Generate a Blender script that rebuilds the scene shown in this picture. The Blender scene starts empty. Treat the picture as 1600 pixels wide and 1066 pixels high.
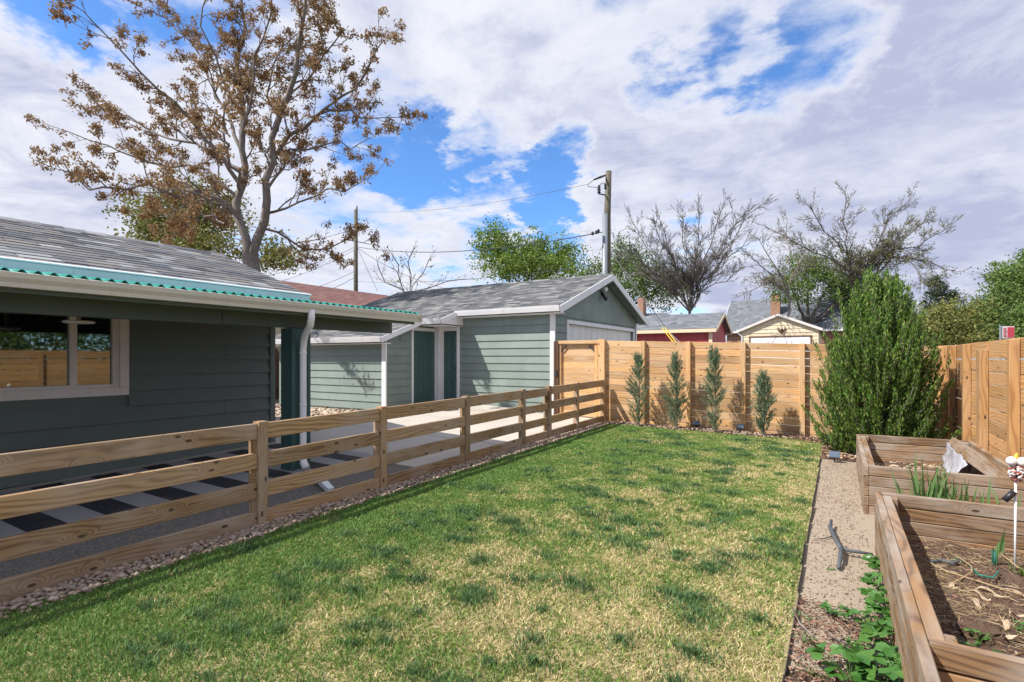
import bpy, bmesh, math, random
import numpy as np
from mathutils import Vector, Matrix, Quaternion
random.seed(7); rng = np.random.default_rng(7)
scene = bpy.context.scene
COL = scene.collection
R = math.radians

# ------------------------------------------------------------------ camera
F, CX, HY, YAW = 830.0, 800.0, 560.0, R(31.6)      # focal length, centre and horizon in photograph pixels
CZ = 1.5
cam = bpy.data.cameras.new('camera'); cam_o = bpy.data.objects.new('camera', cam); COL.objects.link(cam_o)
cam.sensor_width = 36; cam.lens = F / 1600 * 36; cam.shift_y = (HY - 533) / 1600
cam.clip_start = .05; cam.clip_end = 2000
cam_o.location = (0, 0, CZ); cam_o.rotation_euler = (R(90), 0, YAW)
scene.camera = cam_o
cs, sn = math.cos(YAW), math.sin(YAW)

def ray(c, r):
    a = (c - CX) / F
    return Vector((a * cs - sn, a * sn + cs, (HY - r) / F))
def atT(c, r, t): return Vector((0, 0, CZ)) + ray(c, r) * t
def atX(c, r, X):
    d = ray(c, r); return Vector((0, 0, CZ)) + d * (X / d.x)
def atY(c, r, Y):
    d = ray(c, r); return Vector((0, 0, CZ)) + d * (Y / d.y)

# ------------------------------------------------------------------ sky and sun
SUN_DIR = Vector((.60, .68, -1.0)).normalized()      # the way the light travels
EL = math.asin(-SUN_DIR.z); AZ = math.atan2(-SUN_DIR.x, -SUN_DIR.y)
world = bpy.data.worlds.new('World'); scene.world = world; world.use_nodes = True
wt = world.node_tree; wt.nodes.clear()

class NT:
    """small helper to write node trees"""
    def __init__(s, tree): s.t = tree
    def n(s, typ, ins=None, **props):
        nd = s.t.nodes.new(typ)
        for k, v in props.items(): setattr(nd, k, v)
        for k, v in (ins or {}).items():
            sock = nd.inputs[k]
            if isinstance(v, bpy.types.NodeSocket): s.t.links.new(v, sock)
            else: sock.default_value = v
        return nd
    def math(s, op, a, b=0.0, c=0.0, clamp=False):
        return s.n('ShaderNodeMath', {0: a, 1: b, 2: c}, operation=op, use_clamp=clamp).outputs[0]
    def vmath(s, op, a, b=(0, 0, 0), out=0):
        return s.n('ShaderNodeVectorMath', {0: a, 1: b}, operation=op).outputs[out]
    def mix(s, f, a, b, blend='MIX'):
        nd = s.n('ShaderNodeMix', data_type='RGBA', blend_type=blend, clamp_factor=True)
        for k, v in ((0, f), (6, a), (7, b)):
            if isinstance(v, bpy.types.NodeSocket): s.t.links.new(v, nd.inputs[k])
            elif k and len(v) == 3: nd.inputs[k].default_value = (*v, 1)
            else: nd.inputs[k].default_value = v
        return nd.outputs[2]
    def rng(s, v, a, b, c=0.0, d=1.0, smooth=False):
        nd = s.n('ShaderNodeMapRange', {0: v, 1: a, 2: b, 3: c, 4: d})
        if smooth: nd.interpolation_type = 'SMOOTHSTEP'
        return nd.outputs[0]
    def noise(s, vec, scale, detail=4, rough=.55, dist=0.0, out=0):
        nd = s.n('ShaderNodeTexNoise', {'Scale': scale, 'Detail': detail, 'Roughness': rough, 'Distortion': dist})
        if vec is not None: s.t.links.new(vec, nd.inputs['Vector'])
        return nd.outputs[out]
    def ramp(s, f, stops):
        nd = s.n('ShaderNodeValToRGB', {0: f}); e = nd.color_ramp.elements
        while len(e) < len(stops): e.new(.5)
        for i, (p, c) in enumerate(stops):
            e[i].position = p; e[i].color = (*c, 1)
        return nd.outputs[0]
    def map(s, vec, scale=(1, 1, 1), loc=(0, 0, 0), rot=(0, 0, 0)):
        return s.n('ShaderNodeMapping', {0: vec, 1: loc, 2: rot, 3: scale}).outputs[0]

w = NT(wt)
sky = w.n('ShaderNodeTexSky', sky_type='NISHITA', sun_disc=False, sun_elevation=EL, sun_rotation=AZ, altitude=1600, air_density=1.0, dust_density=.6, ozone_density=1.6)
gen = w.n('ShaderNodeTexCoord').outputs['Generated']
dirn = w.vmath('NORMALIZE', gen)
sep = w.n('ShaderNodeSeparateXYZ', {0: dirn})
zc = w.math('ADD', w.math('MAXIMUM', sep.outputs[2], 0.0), .16)
flat = w.n('ShaderNodeCombineXYZ', {0: w.math('DIVIDE', sep.outputs[0], zc), 1: w.math('DIVIDE', sep.outputs[1], zc), 2: .3}).outputs[0]
n1 = w.noise(flat, .95, 10, .56, .25)
n2 = w.noise(w.map(flat, (1, 1, 1), (3.1, 7.7, 1)), 3.4, 10, .62, .2)
dens = w.math('ADD', w.math('MULTIPLY', n1, .60), w.math('MULTIPLY', n2, .40))
wn = w.n('ShaderNodeTexNoise', {'Vector': flat, 'Scale': 1.9, 'Detail': 7, 'Roughness': .62})
dirw = w.vmath('NORMALIZE', w.vmath('ADD', dirn, w.vmath('MULTIPLY', w.vmath('SUBTRACT', wn.outputs['Color'], (.5, .5, .5)), (.62, .62, .42))))
def blob(c, r, rad, amt):                            # a bank of cloud (+) or a gap of blue (-) in the direction of a photograph pixel
    d = ray(c, r).normalized()
    dp = w.vmath('DOT_PRODUCT', dirw, tuple(d), out=1)
    return w.math('MULTIPLY', w.rng(dp, math.cos(R(rad)), math.cos(R(rad * .15)), smooth=True), amt)
for b in ((1205, 60, 7, -.165), (1330, 30, 4, -.07), (640, 240, 7, -.14), (760, 250, 7, -.09), (900, 225, 5, -.16), (870, 355, 6, -.15), (830, 255, 5, -.08), (690, 290, 6, -.06), (80, 30, 8, -.14), (220, 100, 8, -.06),
          (920, 20, 4, -.06), (30, 110, 6, .08), (820, 110, 14, .10), (980, 290, 7, .10), (650, 370, 9, .06), (780, 290, 3, .09), (1420, 250, 26, .16), (40, 300, 15, .15), (560, 60, 8, .05), (610, 190, 4, .06)):
    dens = w.math('ADD', dens, blob(*b))
cov = w.rng(dens, .385, .55, smooth=True)
lite = w.noise(w.map(flat, (1, 1, 1), (1.7, -2.2, 4)), 2.1, 10, .64, .35)
grey = w.math('ADD', w.rng(lite, .36, .66, smooth=True), blob(1480, 180, 34, .55), clamp=True)
grey = w.math('MULTIPLY', grey, w.rng(dens, .46, .66))
ccol = w.mix(grey, (6.7, 6.85, 7.5, 1), (3.75, 4.1, 5.6, 1))
skyc = w.mix(cov, w.mix(1.0, sky.outputs[0], (.92, 1.38, 1.85, 1), 'MULTIPLY'), ccol)
bg = w.n('ShaderNodeBackground', {0: skyc, 1: .095})
wo = w.n('ShaderNodeOutputWorld', {0: bg.outputs[0]})
sun = bpy.data.lights.new('sun', 'SUN'); sun.energy = 4.9; sun.angle = R(.53); sun.color = (1, .95, .87)
sun_o = bpy.data.objects.new('sun', sun); COL.objects.link(sun_o); sun_o.location = (-20, -20, 40)
sun_o.rotation_euler = SUN_DIR.to_track_quat('-Z', 'Y').to_euler()
vs = scene.view_settings; vs.view_transform = 'Standard'; vs.look = 'None'; vs.exposure = .5; vs.gamma = 1; vs.use_curve_mapping = False
scene.render.engine = 'CYCLES'
world.cycles.sampling_method = 'MANUAL'; world.cycles.sample_map_resolution = 256
cy = scene.cycles; cy.max_bounces = 6; cy.diffuse_bounces = 3; cy.glossy_bounces = 3; cy.transmission_bounces = 4; cy.transparent_max_bounces = 8

# ------------------------------------------------------------------ materials
MATS = {}
def newmat(name):
    m = bpy.data.materials.new(name); m.use_nodes = True
    t = m.node_tree; t.nodes.clear(); k = NT(t)
    b = k.n('ShaderNodeBsdfPrincipled', {'Roughness': .7}); o = k.n('ShaderNodeOutputMaterial', {0: b.outputs[0]})
    MATS[name] = m
    return k, b, o
def setc(k, b, col=None, rough=None, bump=None, bs=.3, bd=.01):
    if col is not None:
        if isinstance(col, bpy.types.NodeSocket): k.t.links.new(col, b.inputs['Base Color'])
        else: b.inputs['Base Color'].default_value = (*col, 1)
    if rough is not None:
        if isinstance(rough, bpy.types.NodeSocket): k.t.links.new(rough, b.inputs['Roughness'])
        else: b.inputs['Roughness'].default_value = rough
    if bump is not None:
        bn = k.n('ShaderNodeBump', {'Height': bump, 'Strength': bs, 'Distance': bd})
        k.t.links.new(bn.outputs[0], b.inputs['Normal'])
def obj_co(k): return k.n('ShaderNodeTexCoord').outputs['Object']
def geo_pos(k): return k.n('ShaderNodeNewGeometry').outputs['Position']

def wood(name, light, dark, grey=(.34, .29, .25), wear=.35, knots=.5):
    k, b, o = newmat(name)
    oi = k.n('ShaderNodeObjectInfo').outputs['Random']
    co = k.vmath('ADD', obj_co(k), k.n('ShaderNodeCombineXYZ', {0: k.math('MULTIPLY', oi, 61.0), 1: k.math('MULTIPLY', oi, 17.0), 2: k.math('MULTIPLY', oi, 29.0)}).outputs[0])
    sc0 = k.n('ShaderNodeSeparateXYZ', {0: co})
    vor = k.n('ShaderNodeTexVoronoi', {'Scale': 1.0, 'Randomness': 1.0}, feature='F1', voronoi_dimensions='2D')
    k.t.links.new(k.n('ShaderNodeCombineXYZ', {0: k.math('MULTIPLY', sc0.outputs[0], 3.4), 1: k.math('MULTIPLY', k.math('ADD', sc0.outputs[2], sc0.outputs[1]), 7.5)}).outputs[0], vor.inputs['Vector'])
    vr = k.n('ShaderNodeSeparateColor', {0: vor.outputs['Color']}).outputs[0]
    keep = k.math('GREATER_THAN', vr, 1 - knots)
    d = vor.outputs['Distance']
    near = k.math('MULTIPLY', k.rng(d, .5, .0, smooth=True), keep)
    warp = k.noise(k.map(co, (.55, 2, 3.2)), 1.0, 3, .5)
    sepc = k.n('ShaderNodeSeparateXYZ', {0: co})
    ph = k.math('ADD', k.math('ADD', k.math('MULTIPLY', sepc.outputs[2], 210.0), k.math('MULTIPLY', sepc.outputs[1], 110.0)), k.math('ADD', k.math('MULTIPLY', warp, 70.0), k.math('MULTIPLY', near, 26.0)))
    ring = k.math('MULTIPLY_ADD', k.math('SINE', ph), .5, .5)
    ring = k.math('POWER', ring, 2.2)
    fine = k.noise(k.map(co, (3, 90, 90)), 1.0, 3, .6)
    blot = k.noise(k.map(co, (1.2, 3, 3)), 1.3, 4, .6)
    c = k.mix(k.math('ADD', k.math('MULTIPLY', ring, .75), k.math('MULTIPLY', fine, .35), clamp=True), light, dark)
    tone = k.rng(oi, 0, 1, .66, 1.18)
    c = k.mix(1.0, c, k.n('ShaderNodeCombineColor', {0: tone, 1: tone, 2: tone}).outputs[0], 'MULTIPLY')
    c = k.mix(k.math('MULTIPLY', k.rng(blot, .40, .68), wear), c, grey)
    kn = k.math('MULTIPLY', k.math('GREATER_THAN', vr, 1 - knots), k.rng(k.math('SUBTRACT', d, k.math('MULTIPLY', k.math('SUBTRACT', vr, 1 - knots), .07)), .085, .055))
    c = k.mix(k.math('MULTIPLY', kn, .88), c, (.045, .022, .012))
    setc(k, b, c, .72, k.math('ADD', k.math('MULTIPLY', ring, .5), fine), .35, .003)
wood('rail_wood', (.45, .285, .14), (.20, .105, .045), (.44, .35, .28), .65, .42)
wood('cedar', (.66, .395, .175), (.43, .22, .08), (.60, .47, .33), .40, .30)
wood('cedar_warm', (.60, .335, .130), (.36, .17, .055), (.50, .33, .19), .45, .30)
wood('bed_wood', (.31, .18, .085), (.12, .062, .03), (.34, .285, .235), 1.0, .16)
wood('dark_wood', (.16, .075, .035), (.08, .035, .018), (.12, .08, .06), .4, .3)
wood('pole_wood', (.115, .095, .06), (.055, .045, .03), (.12, .13, .08), .6, .1)
wood('bark', (.215, .175, .15), (.11, .085, .07), (.25, .225, .205), .6, .1)
wood('bark_dark', (.13, .105, .09), (.06, .048, .042), (.14, .12, .11), .5, .1)

def paint(name, col, rough=.55, var=.12, dirt=.15):
    k, b, o = newmat(name)
    p = geo_pos(k); oi = k.n('ShaderNodeObjectInfo').outputs['Random']
    a = k.noise(p, 1.7, 5, .6); g = k.noise(k.map(p, (60, 60, 160)), 1.0, 3, .6)
    tone = k.math('ADD', k.rng(a, .3, .7, 1 - var, 1 + var), k.rng(oi, 0, 1, -var * .4, var * .4))
    c = k.mix(1.0, col, k.n('ShaderNodeCombineColor', {0: tone, 1: tone, 2: tone}).outputs[0], 'MULTIPLY')
    dn = k.noise(k.map(p, (5, 5, 1.3)), 1.0, 6, .7)
    c = k.mix(k.math('MULTIPLY', k.rng(dn, .52, .75), dirt), c, (.16, .13, .10))
    setc(k, b, c, rough, g, .15, .003)
paint('siding_green', (.192, .240, .214), .6, .13, .30)
paint('house_green', (.098, .124, .114), .6, .08, .12)
paint('column_green', (.035, .088, .085), .55, .10, .15)
paint('beam_green', (.072, .098, .082), .6, .10, .2)
paint('door_green', (.045, .095, .090), .5, .06, .1)
paint('white_paint', (.74, .73, .74), .5, .05, .14)
paint('door_white', (.72, .70, .66), .5, .04, .14)
paint('window_trim', (.66, .60, .56), .55, .08, .2)
paint('gutter_paint', (.60, .575, .50), .4, .05, .16)
paint('metal_white', (.82, .83, .86), .35, .03, .08)
paint('red_paint', (.36, .055, .062), .65, .12, .12)
paint('tan_paint', (.66, .55, .38), .65, .05, .10)
paint('flashing', (.52, .58, .64), .35, .06, .1)
paint('grey_metal', (.20, .225, .25), .4, .08, .1)
paint('dark_metal', (.03, .032, .035), .4, .08, .1)
paint('black_plastic', (.018, .018, .022), .45, .1, .1)
paint('grey_foam', (.075, .085, .095), .7, .15, .3)
paint('solar_panel', (.10, .125, .17), .22, .05, .1)
paint('yellow_plastic', (.72, .48, .05), .4, .05, .1)
paint('wire_black', (.03, .03, .034), .6, .05, 0)
paint('brick_red', (.33, .18, .12), .8, .15, .2)
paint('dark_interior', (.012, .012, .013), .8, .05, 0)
paint('blind_grey', (.055, .055, .058), .6, .05, 0)
paint('lamp_white', (.75, .74, .72), .4, .03, 0)
paint('sign_red', (.62, .06, .09), .5, .05, .05)
paint('plastic_white', (.42, .42, .46), .3, .25, .5)
paint('teal_plastic', (.02, .16, .12), .4, .1, .1)
paint('ceiling_dark', (.10, .11, .10), .7, .1, .1)

k, b, o = newmat('corrugated_green')
p = geo_pos(k); setc(k, b, k.mix(k.rng(k.noise(p, 3, 4), .4, .7), (.02, .34, .27), (.07, .46, .38)), .35)
k, b, o = newmat('glass')
k.t.nodes.remove(b)
tr = k.n('ShaderNodeBsdfTransparent', {0: (.55, .6, .58, 1)}); gl = k.n('ShaderNodeBsdfGlossy', {0: (.9, .92, .9, 1), 'Roughness': .02})
fr = k.n('ShaderNodeFresnel', {0: 1.5}).outputs[0]
ms = k.n('ShaderNodeMixShader', {0: k.math('MULTIPLY_ADD', fr, 1.4, .13, clamp=True), 1: tr.outputs[0], 2: gl.outputs[0]})
k.t.links.new(ms.outputs[0], o.inputs[0])

def shingle(name, stops, island=True):
    k, b, o = newmat(name)
    g = k.n('ShaderNodeNewGeometry'); oi = k.n('ShaderNodeObjectInfo').outputs['Random']
    r = k.math('FRACT', k.math('ADD', g.outputs['Random Per Island'], oi))
    c = k.ramp(r, stops)
    p = g.outputs['Position']
    gr = k.noise(p, 160, 2, .7); st = k.noise(k.map(p, (1.1, 1.1, 1.1)), 1.0, 5, .6)
    c = k.mix(k.rng(gr, .35, .7, 0, .16), c, (.30, .30, .30))
    c = k.mix(k.rng(st, .5, .75, 0, .28), c, (.07, .07, .075))
    setc(k, b, c, .9, gr, .6, .004)
shingle('shingle_grey', [(0, (.045, .048, .06)), (.25, (.13, .125, .13)), (.45, (.20, .18, .17)), (.65, (.07, .078, .10)), (.85, (.34, .345, .345)), (1, (.11, .105, .11))])
shingle('shingle_garage', [(0, (.04, .044, .055)), (.3, (.15, .15, .15)), (.5, (.06, .065, .075)), (.78, (.27, .265, .255)), (1, (.05, .055, .06))])
shingle('shingle_red', [(0, (.16, .06, .05)), (.3, (.23, .095, .08)), (.55, (.19, .085, .075)), (.78, (.27, .13, .105)), (1, (.20, .075, .065))])
shingle('shingle_blue', [(0, (.09, .10, .12)), (.3, (.16, .175, .20)), (.55, (.12, .13, .15)), (.78, (.20, .21, .23)), (1, (.13, .14, .155))])

k, b, o = newmat('concrete')
p = geo_pos(k); a = k.noise(p, 1.2, 6, .6); f = k.noise(p, 55, 3, .6); s = k.noise(k.map(p, (1, 1, 1), (4, 2, 0)), 3.5, 7, .7)
c = k.mix(k.rng(a, .3, .7), (.43, .385, .335), (.52, .475, .415)); c = k.mix(k.rng(s, .55, .72, 0, .35), c, (.27, .235, .20))
setc(k, b, c, .85, f, .25, .004)
k, b, o = newmat('gravel_dark')
p = geo_pos(k); v = k.n('ShaderNodeTexVoronoi', {'Scale': 70.0}); k.t.links.new(p, v.inputs[0]); a = k.noise(p, 2.2, 5, .6)
c = k.mix(k.n('ShaderNodeSeparateColor', {0: v.outputs['Color']}).outputs[0], (.10, .09, .08), (.24, .215, .19)); c = k.mix(k.rng(a, .4, .7, 0, .5), c, (.13, .12, .10))
setc(k, b, c, .95, v.outputs['Distance'], .8, .01)
k, b, o = newmat('gravel_tan')
p = geo_pos(k); v = k.n('ShaderNodeTexVoronoi', {'Scale': 24.0}); k.t.links.new(p, v.inputs[0]); a = k.noise(p, 1.5, 5, .6)
c = k.mix(k.n('ShaderNodeSeparateColor', {0: v.outputs['Color']}).outputs[0], (.34, .26, .19), (.62, .54, .44)); c = k.mix(k.rng(a, .45, .75, 0, .4), c, (.27, .2, .14))
setc(k, b, c, .95, v.outputs['Distance'], -.9, .03)
k, b, o = newmat('path_granite')
p = geo_pos(k); v = k.n('ShaderNodeTexVoronoi', {'Scale': 115.0}); k.t.links.new(p, v.inputs[0]); a = k.noise(p, 1.9, 6, .65); a2 = k.noise(k.map(p, (1, 1, 1), (9, 3, 0)), 6, 5, .65)
c = k.mix(k.n('ShaderNodeSeparateColor', {0: v.outputs['Color']}).outputs[0], (.25, .195, .14), (.38, .315, .235)); c = k.mix(k.rng(a, .42, .68, 0, .55), c, (.30, .225, .165)); c = k.mix(k.rng(a2, .6, .72, 0, .5), c, (.2, .145, .10))
setc(k, b, c, .95, k.math('ADD', v.outputs['Distance'], k.math('MULTIPLY', a2, 2.0)), -.7, .012)
k, b, o = newmat('soil')
p = geo_pos(k); a = k.noise(p, 5, 7, .65); f = k.noise(p, 60, 4, .7)
c = k.mix(k.rng(a, .3, .7), (.055, .033, .023), (.13, .078, .052)); c = k.mix(k.rng(f, .55, .75, 0, .6), c, (.26, .18, .12))
setc(k, b, c, .95, k.math('ADD', a, k.math('MULTIPLY', f, .5)), .9, .03)
k, b, o = newmat('turf_soil')
p = geo_pos(k); a = k.noise(p, 1.1, 6, .65); f = k.noise(p, 45, 4, .7)
c = k.mix(k.rng(a, .38, .66), (.22, .20, .075), (.46, .36, .19)); c = k.mix(k.rng(f, .45, .75, 0, .6), c, (.16, .12, .06))
setc(k, b, c, .95, f, .8, .02)
k, b, o = newmat('terrain')
p = geo_pos(k); a = k.noise(p, .35, 6, .6); f = k.noise(p, 8, 5, .7)
c = k.mix(k.rng(a, .4, .6), (.17, .15, .10), (.24, .205, .165)); c = k.mix(k.rng(f, .5, .75, 0, .5), c, (.10, .12, .05))
setc(k, b, c, .95, f, .5, .02)
k, b, o = newmat('alley_gravel')
p = geo_pos(k); f = k.noise(p, 14, 5, .7); setc(k, b, k.mix(f, (.22, .195, .17), (.36, .32, .28)), .95, f, .5, .02)

k, b, o = newmat('rug_stripes')
p = geo_pos(k); sp = k.n('ShaderNodeSeparateXYZ', {0: p})
fr = k.math('FRACT', k.math('MULTIPLY', sp.outputs[1], 1 / .56)); st = k.math('GREATER_THAN', fr, .5)
wv = k.noise(k.map(p, (300, 300, 1)), 1.0, 2, .5); du = k.noise(p, 3, 4, .6)
c = k.mix(st, (.02, .02, .024), (.30, .285, .29)); c = k.mix(k.rng(du, .5, .75, 0, .25), c, (.22, .2, .19))
setc(k, b, c, .9, wv, .3, .003)

def per_island(name, stops, rough=.85, trans=0.0, noise_dark=None, spec=.3, attr=None):
    k, b, o = newmat(name)
    g = k.n('ShaderNodeNewGeometry')
    c = k.ramp(g.outputs['Random Per Island'], stops)
    if attr:
        at = k.n('ShaderNodeAttribute', attribute_name=attr); c = k.mix(1.0, at.outputs['Color'], k.mix(1.0, c, (1, 1, 1), 'MULTIPLY'), 'MULTIPLY')
    if noise_dark:
        nn = k.noise(g.outputs['Position'], noise_dark, 3, .6); c = k.mix(k.rng(nn, .35, .65, 0, .4), c, k.mix(1.0, c, (.45, .5, .4), 'MULTIPLY'))
    setc(k, b, c, rough); b.inputs['Specular IOR Level'].default_value = spec
    if trans:
        tl = k.n('ShaderNodeBsdfTranslucent', {0: c}); ms = k.n('ShaderNodeMixShader', {0: trans, 1: b.outputs[0], 2: tl.outputs[0]})
        k.t.links.new(ms.outputs[0], o.inputs[0])
per_island('river_rock', [(0, (.27, .18, .13)), (.25, (.40, .29, .21)), (.5, (.20, .13, .10)), (.75, (.47, .37, .28)), (1, (.26, .22, .19))], .7)
per_island('mulch', [(0, (.10, .045, .028)), (.3, (.20, .095, .06)), (.55, (.30, .18, .12)), (.8, (.14, .07, .045)), (1, (.42, .30, .21))], .9)
per_island('straw', [(0, (.44, .33, .17)), (.4, (.56, .44, .26)), (.7, (.34, .24, .13)), (1, (.62, .52, .36))], .8, .15)
per_island('dead_leaf', [(0, (.42, .27, .16)), (.5, (.55, .42, .29)), (1, (.62, .52, .40))], .8, .15)
per_island('grass_blade', [(0, (.78, .78, .78)), (.5, (1, 1, 1)), (1, (1.3, 1.3, 1.3))], .55, .30, attr='tint')
per_island('seed_brown', [(0, (.18, .10, .04)), (.3, (.32, .19, .09)), (.6, (.24, .14, .062)), (.85, (.42, .29, .16)), (1, (.28, .21, .08))], .8, .30)
per_island('leaf_lime', [(0, (.10, .175, .025)), (.5, (.18, .27, .045)), (1, (.27, .35, .08))], .6, .35, .6)
per_island('leaf_mid', [(0, (.08, .15, .03)), (.5, (.14, .22, .05)), (1, (.21, .28, .08))], .6, .3, .5)
per_island('leaf_olive', [(0, (.14, .16, .04)), (.5, (.22, .235, .06)), (1, (.30, .28, .10))], .6, .3, .5)
per_island('leaf_pine', [(0, (.025, .05, .022)), (.5, (.045, .075, .032)), (1, (.06, .09, .045))], .7, .15, .6)
per_island('juniper_green', [(0, (.045, .10, .018)), (.35, (.10, .20, .03)), (.7, (.165, .28, .045)), (.95, (.26, .36, .07)), (1, (.32, .23, .11))], .6, .25, 2.5)
per_island('juniper_blue', [(0, (.09, .15, .08)), (.4, (.15, .225, .13)), (.8, (.24, .315, .20)), (1, (.36, .32, .19))], .65, .2, 4)
per_island('strawberry_leaf', [(0, (.035, .12, .018)), (.5, (.06, .17, .03)), (1, (.10, .22, .045))], .4, .25, None, .5)
per_island('iris_leaf', [(0, (.07, .16, .055)), (.5, (.12, .23, .08)), (1, (.22, .30, .10))], .45, .25, None, .5)
per_island('bird_beads', [(0, (.75, .72, .70)), (.35, (.62, .6, .6)), (.5, (.05, .03, .03)), (.72, (.42, .08, .05)), (1, (.8, .76, .72))], .4)

# ------------------------------------------------------------------ objects
def tag(o, label=None, cat=None, group=None, kind=None):
    if label: o['label'] = label
    if cat: o['category'] = cat
    if group: o['group'] = group
    if kind: o['kind'] = kind
    return o
def wm(o):
    return (wm(o.parent) @ o.matrix_parent_inverse if o.parent else Matrix.Identity(4)) @ o.matrix_basis
def adopt(o, parent):
    if parent is not None:
        o.parent = parent; o.matrix_parent_inverse = wm(parent).inverted()
    return o
def link(name, me, mat, parent=None):
    o = bpy.data.objects.new(name, me); COL.objects.link(o)
    if mat and me is not None and not me.materials: me.materials.append(MATS[mat])
    return adopt(o, parent)
def thing(name, loc, label, cat, group=None):
    o = bpy.data.objects.new(name, None); COL.objects.link(o); o.location = loc; o.empty_display_size = .2
    return tag(o, label, cat, group)

class MB:
    def __init__(s): s.v = []; s.f = []
    def poly(s, pts, faces):
        b = len(s.v); s.v += [tuple(p) for p in pts]; s.f += [tuple(b + i for i in f) for f in faces]; return s
    def box(s, x0, x1, y0, y1, z0, z1):
        return s.poly([(x, y, z) for z in (z0, z1) for x, y in ((x0, y0), (x1, y0), (x1, y1), (x0, y1))],
                      [(3, 2, 1, 0), (4, 5, 6, 7), (0, 1, 5, 4), (1, 2, 6, 5), (2, 3, 7, 6), (3, 0, 4, 7)])
    def hexa(s, bot, top):                            # two quads, same winding (counter-clockwise seen from above)
        return s.poly(list(bot) + list(top), [(3, 2, 1, 0), (4, 5, 6, 7), (0, 1, 5, 4), (1, 2, 6, 5), (2, 3, 7, 6), (3, 0, 4, 7)])
    def prism(s, prof, a, b):                         # a profile of offsets swept from a to b; prof entries are Vectors
        n = len(prof); a, b = Vector(a), Vector(b)
        s.poly([a + p for p in prof] + [b + p for p in prof], [tuple(range(n))[::-1], tuple(range(n, 2 * n))] + [(i, (i + 1) % n, n + (i + 1) % n, n + i) for i in range(n)])
        return s
    def tube(s, pts, rad, sides=6, cap=True):
        pts = [Vector(p) for p in pts]; n = len(pts)
        if not hasattr(rad, '__len__'): rad = [rad] * n
        b = len(s.v)
        d = (pts[1] - pts[0]).normalized(); u = d.orthogonal().normalized()
        for i, p in enumerate(pts):
            dd = (pts[min(i + 1, n - 1)] - pts[max(i - 1, 0)]).normalized()
            u = (u - dd * u.dot(dd)); u = u.normalized() if u.length > 1e-6 else dd.orthogonal().normalized()
            v = dd.cross(u)
            for k in range(sides):
                a = 2 * math.pi * k / sides
                s.v.append(tuple(p + (u * math.cos(a) + v * math.sin(a)) * rad[i]))
        for i in range(n - 1):
            for k in range(sides):
                k2 = (k + 1) % sides
                s.f.append((b + i * sides + k, b + i * sides + k2, b + (i + 1) * sides + k2, b + (i + 1) * sides + k))
        if cap:
            s.f.append(tuple(b + k for k in range(sides))[::-1]); s.f.append(tuple(b + (n - 1) * sides + k for k in range(sides)))
        return s
    def lathe(s, prof, c, sides=16):                  # prof: (radius, z)
        b = len(s.v); n = len(prof)
        for r, z in prof:
            for k in range(sides):
                a = 2 * math.pi * k / sides; s.v.append((c[0] + r * math.cos(a), c[1] + r * math.sin(a), c[2] + z))
        for i in range(n - 1):
            for k in range(sides):
                k2 = (k + 1) % sides
                s.f.append((b + i * sides + k, b + i * sides + k2, b + (i + 1) * sides + k2, b + (i + 1) * sides + k))
        s.f.append(tuple(b + k for k in range(sides))[::-1]); s.f.append(tuple(b + (n - 1) * sides + k for k in range(sides)))
        return s
    def mesh(s, name, smooth=False):
        me = bpy.data.meshes.new(name); me.from_pydata(s.v, [], s.f); me.update()
        if smooth: me.polygons.foreach_set('use_smooth', [True] * len(me.polygons))
        return me
    def build(s, name, mat, parent=None, smooth=False): return link(name, s.mesh(name, smooth), mat, parent)

def np_mesh(name, V, T, mat, parent=None, tint=None, smooth=False):
    """triangles or quads from numpy arrays"""
    me = bpy.data.meshes.new(name); n, k = T.shape
    me.vertices.add(len(V)); me.vertices.foreach_set('co', V.astype(np.float32).ravel())
    me.loops.add(n * k); me.loops.foreach_set('vertex_index', T.astype(np.int32).ravel())
    me.polygons.add(n); me.polygons.foreach_set('loop_start', np.arange(0, n * k, k, dtype=np.int32))
    if smooth: me.polygons.foreach_set('use_smooth', np.ones(n, bool))
    if tint is not None:
        at = me.attributes.new('tint', 'FLOAT_COLOR', 'POINT'); at.data.foreach_set('color', tint.astype(np.float32).ravel())
    me.update(calc_edges=True)
    return link(name, me, mat, parent)

_bc = {}
def board_mesh(L, T, H, mat, bev=.004):
    key = (round(L, 2), round(T, 3), round(H, 3), mat)
    if key not in _bc:
        bm = bmesh.new(); bmesh.ops.create_cube(bm, size=1); bmesh.ops.scale(bm, vec=(L, T, H), verts=bm.verts)
        bmesh.ops.bevel(bm, geom=list(bm.edges), offset=bev, segments=1, affect='EDGES')
        me = bpy.data.meshes.new('board'); bm.to_mesh(me); bm.free(); me.materials.append(MATS[mat]); _bc[key] = me
    return _bc[key]
def board(name, p0, p1, T, H, mat, parent, side=None, jit=0.0):
    """a plank from p0 to p1; T its thickness across, H its height (local Z nearest to world up, or to side)"""
    p0, p1 = Vector(p0), Vector(p1); x = (p1 - p0); L = x.length; x.normalize()
    z = Vector(side) if side is not None else Vector((0, 0, 1))
    if abs(x.dot(z)) > .95: z = Vector((0, 1, 0))
    y = z.cross(x).normalized(); z = x.cross(y)
    o = bpy.data.objects.new(name, board_mesh(L, T, H, mat)); COL.objects.link(o)
    m = Matrix((x, y, z)).transposed().to_4x4(); m.translation = (p0 + p1) / 2
    if jit:
        m = m @ Matrix.Rotation(random.gauss(0, jit), 4, 'X'); m.translation += Vector((random.gauss(0, jit), random.gauss(0, jit), random.gauss(0, jit * .5))) * .12
    o.matrix_basis = m
    return adopt(o, parent)

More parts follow.
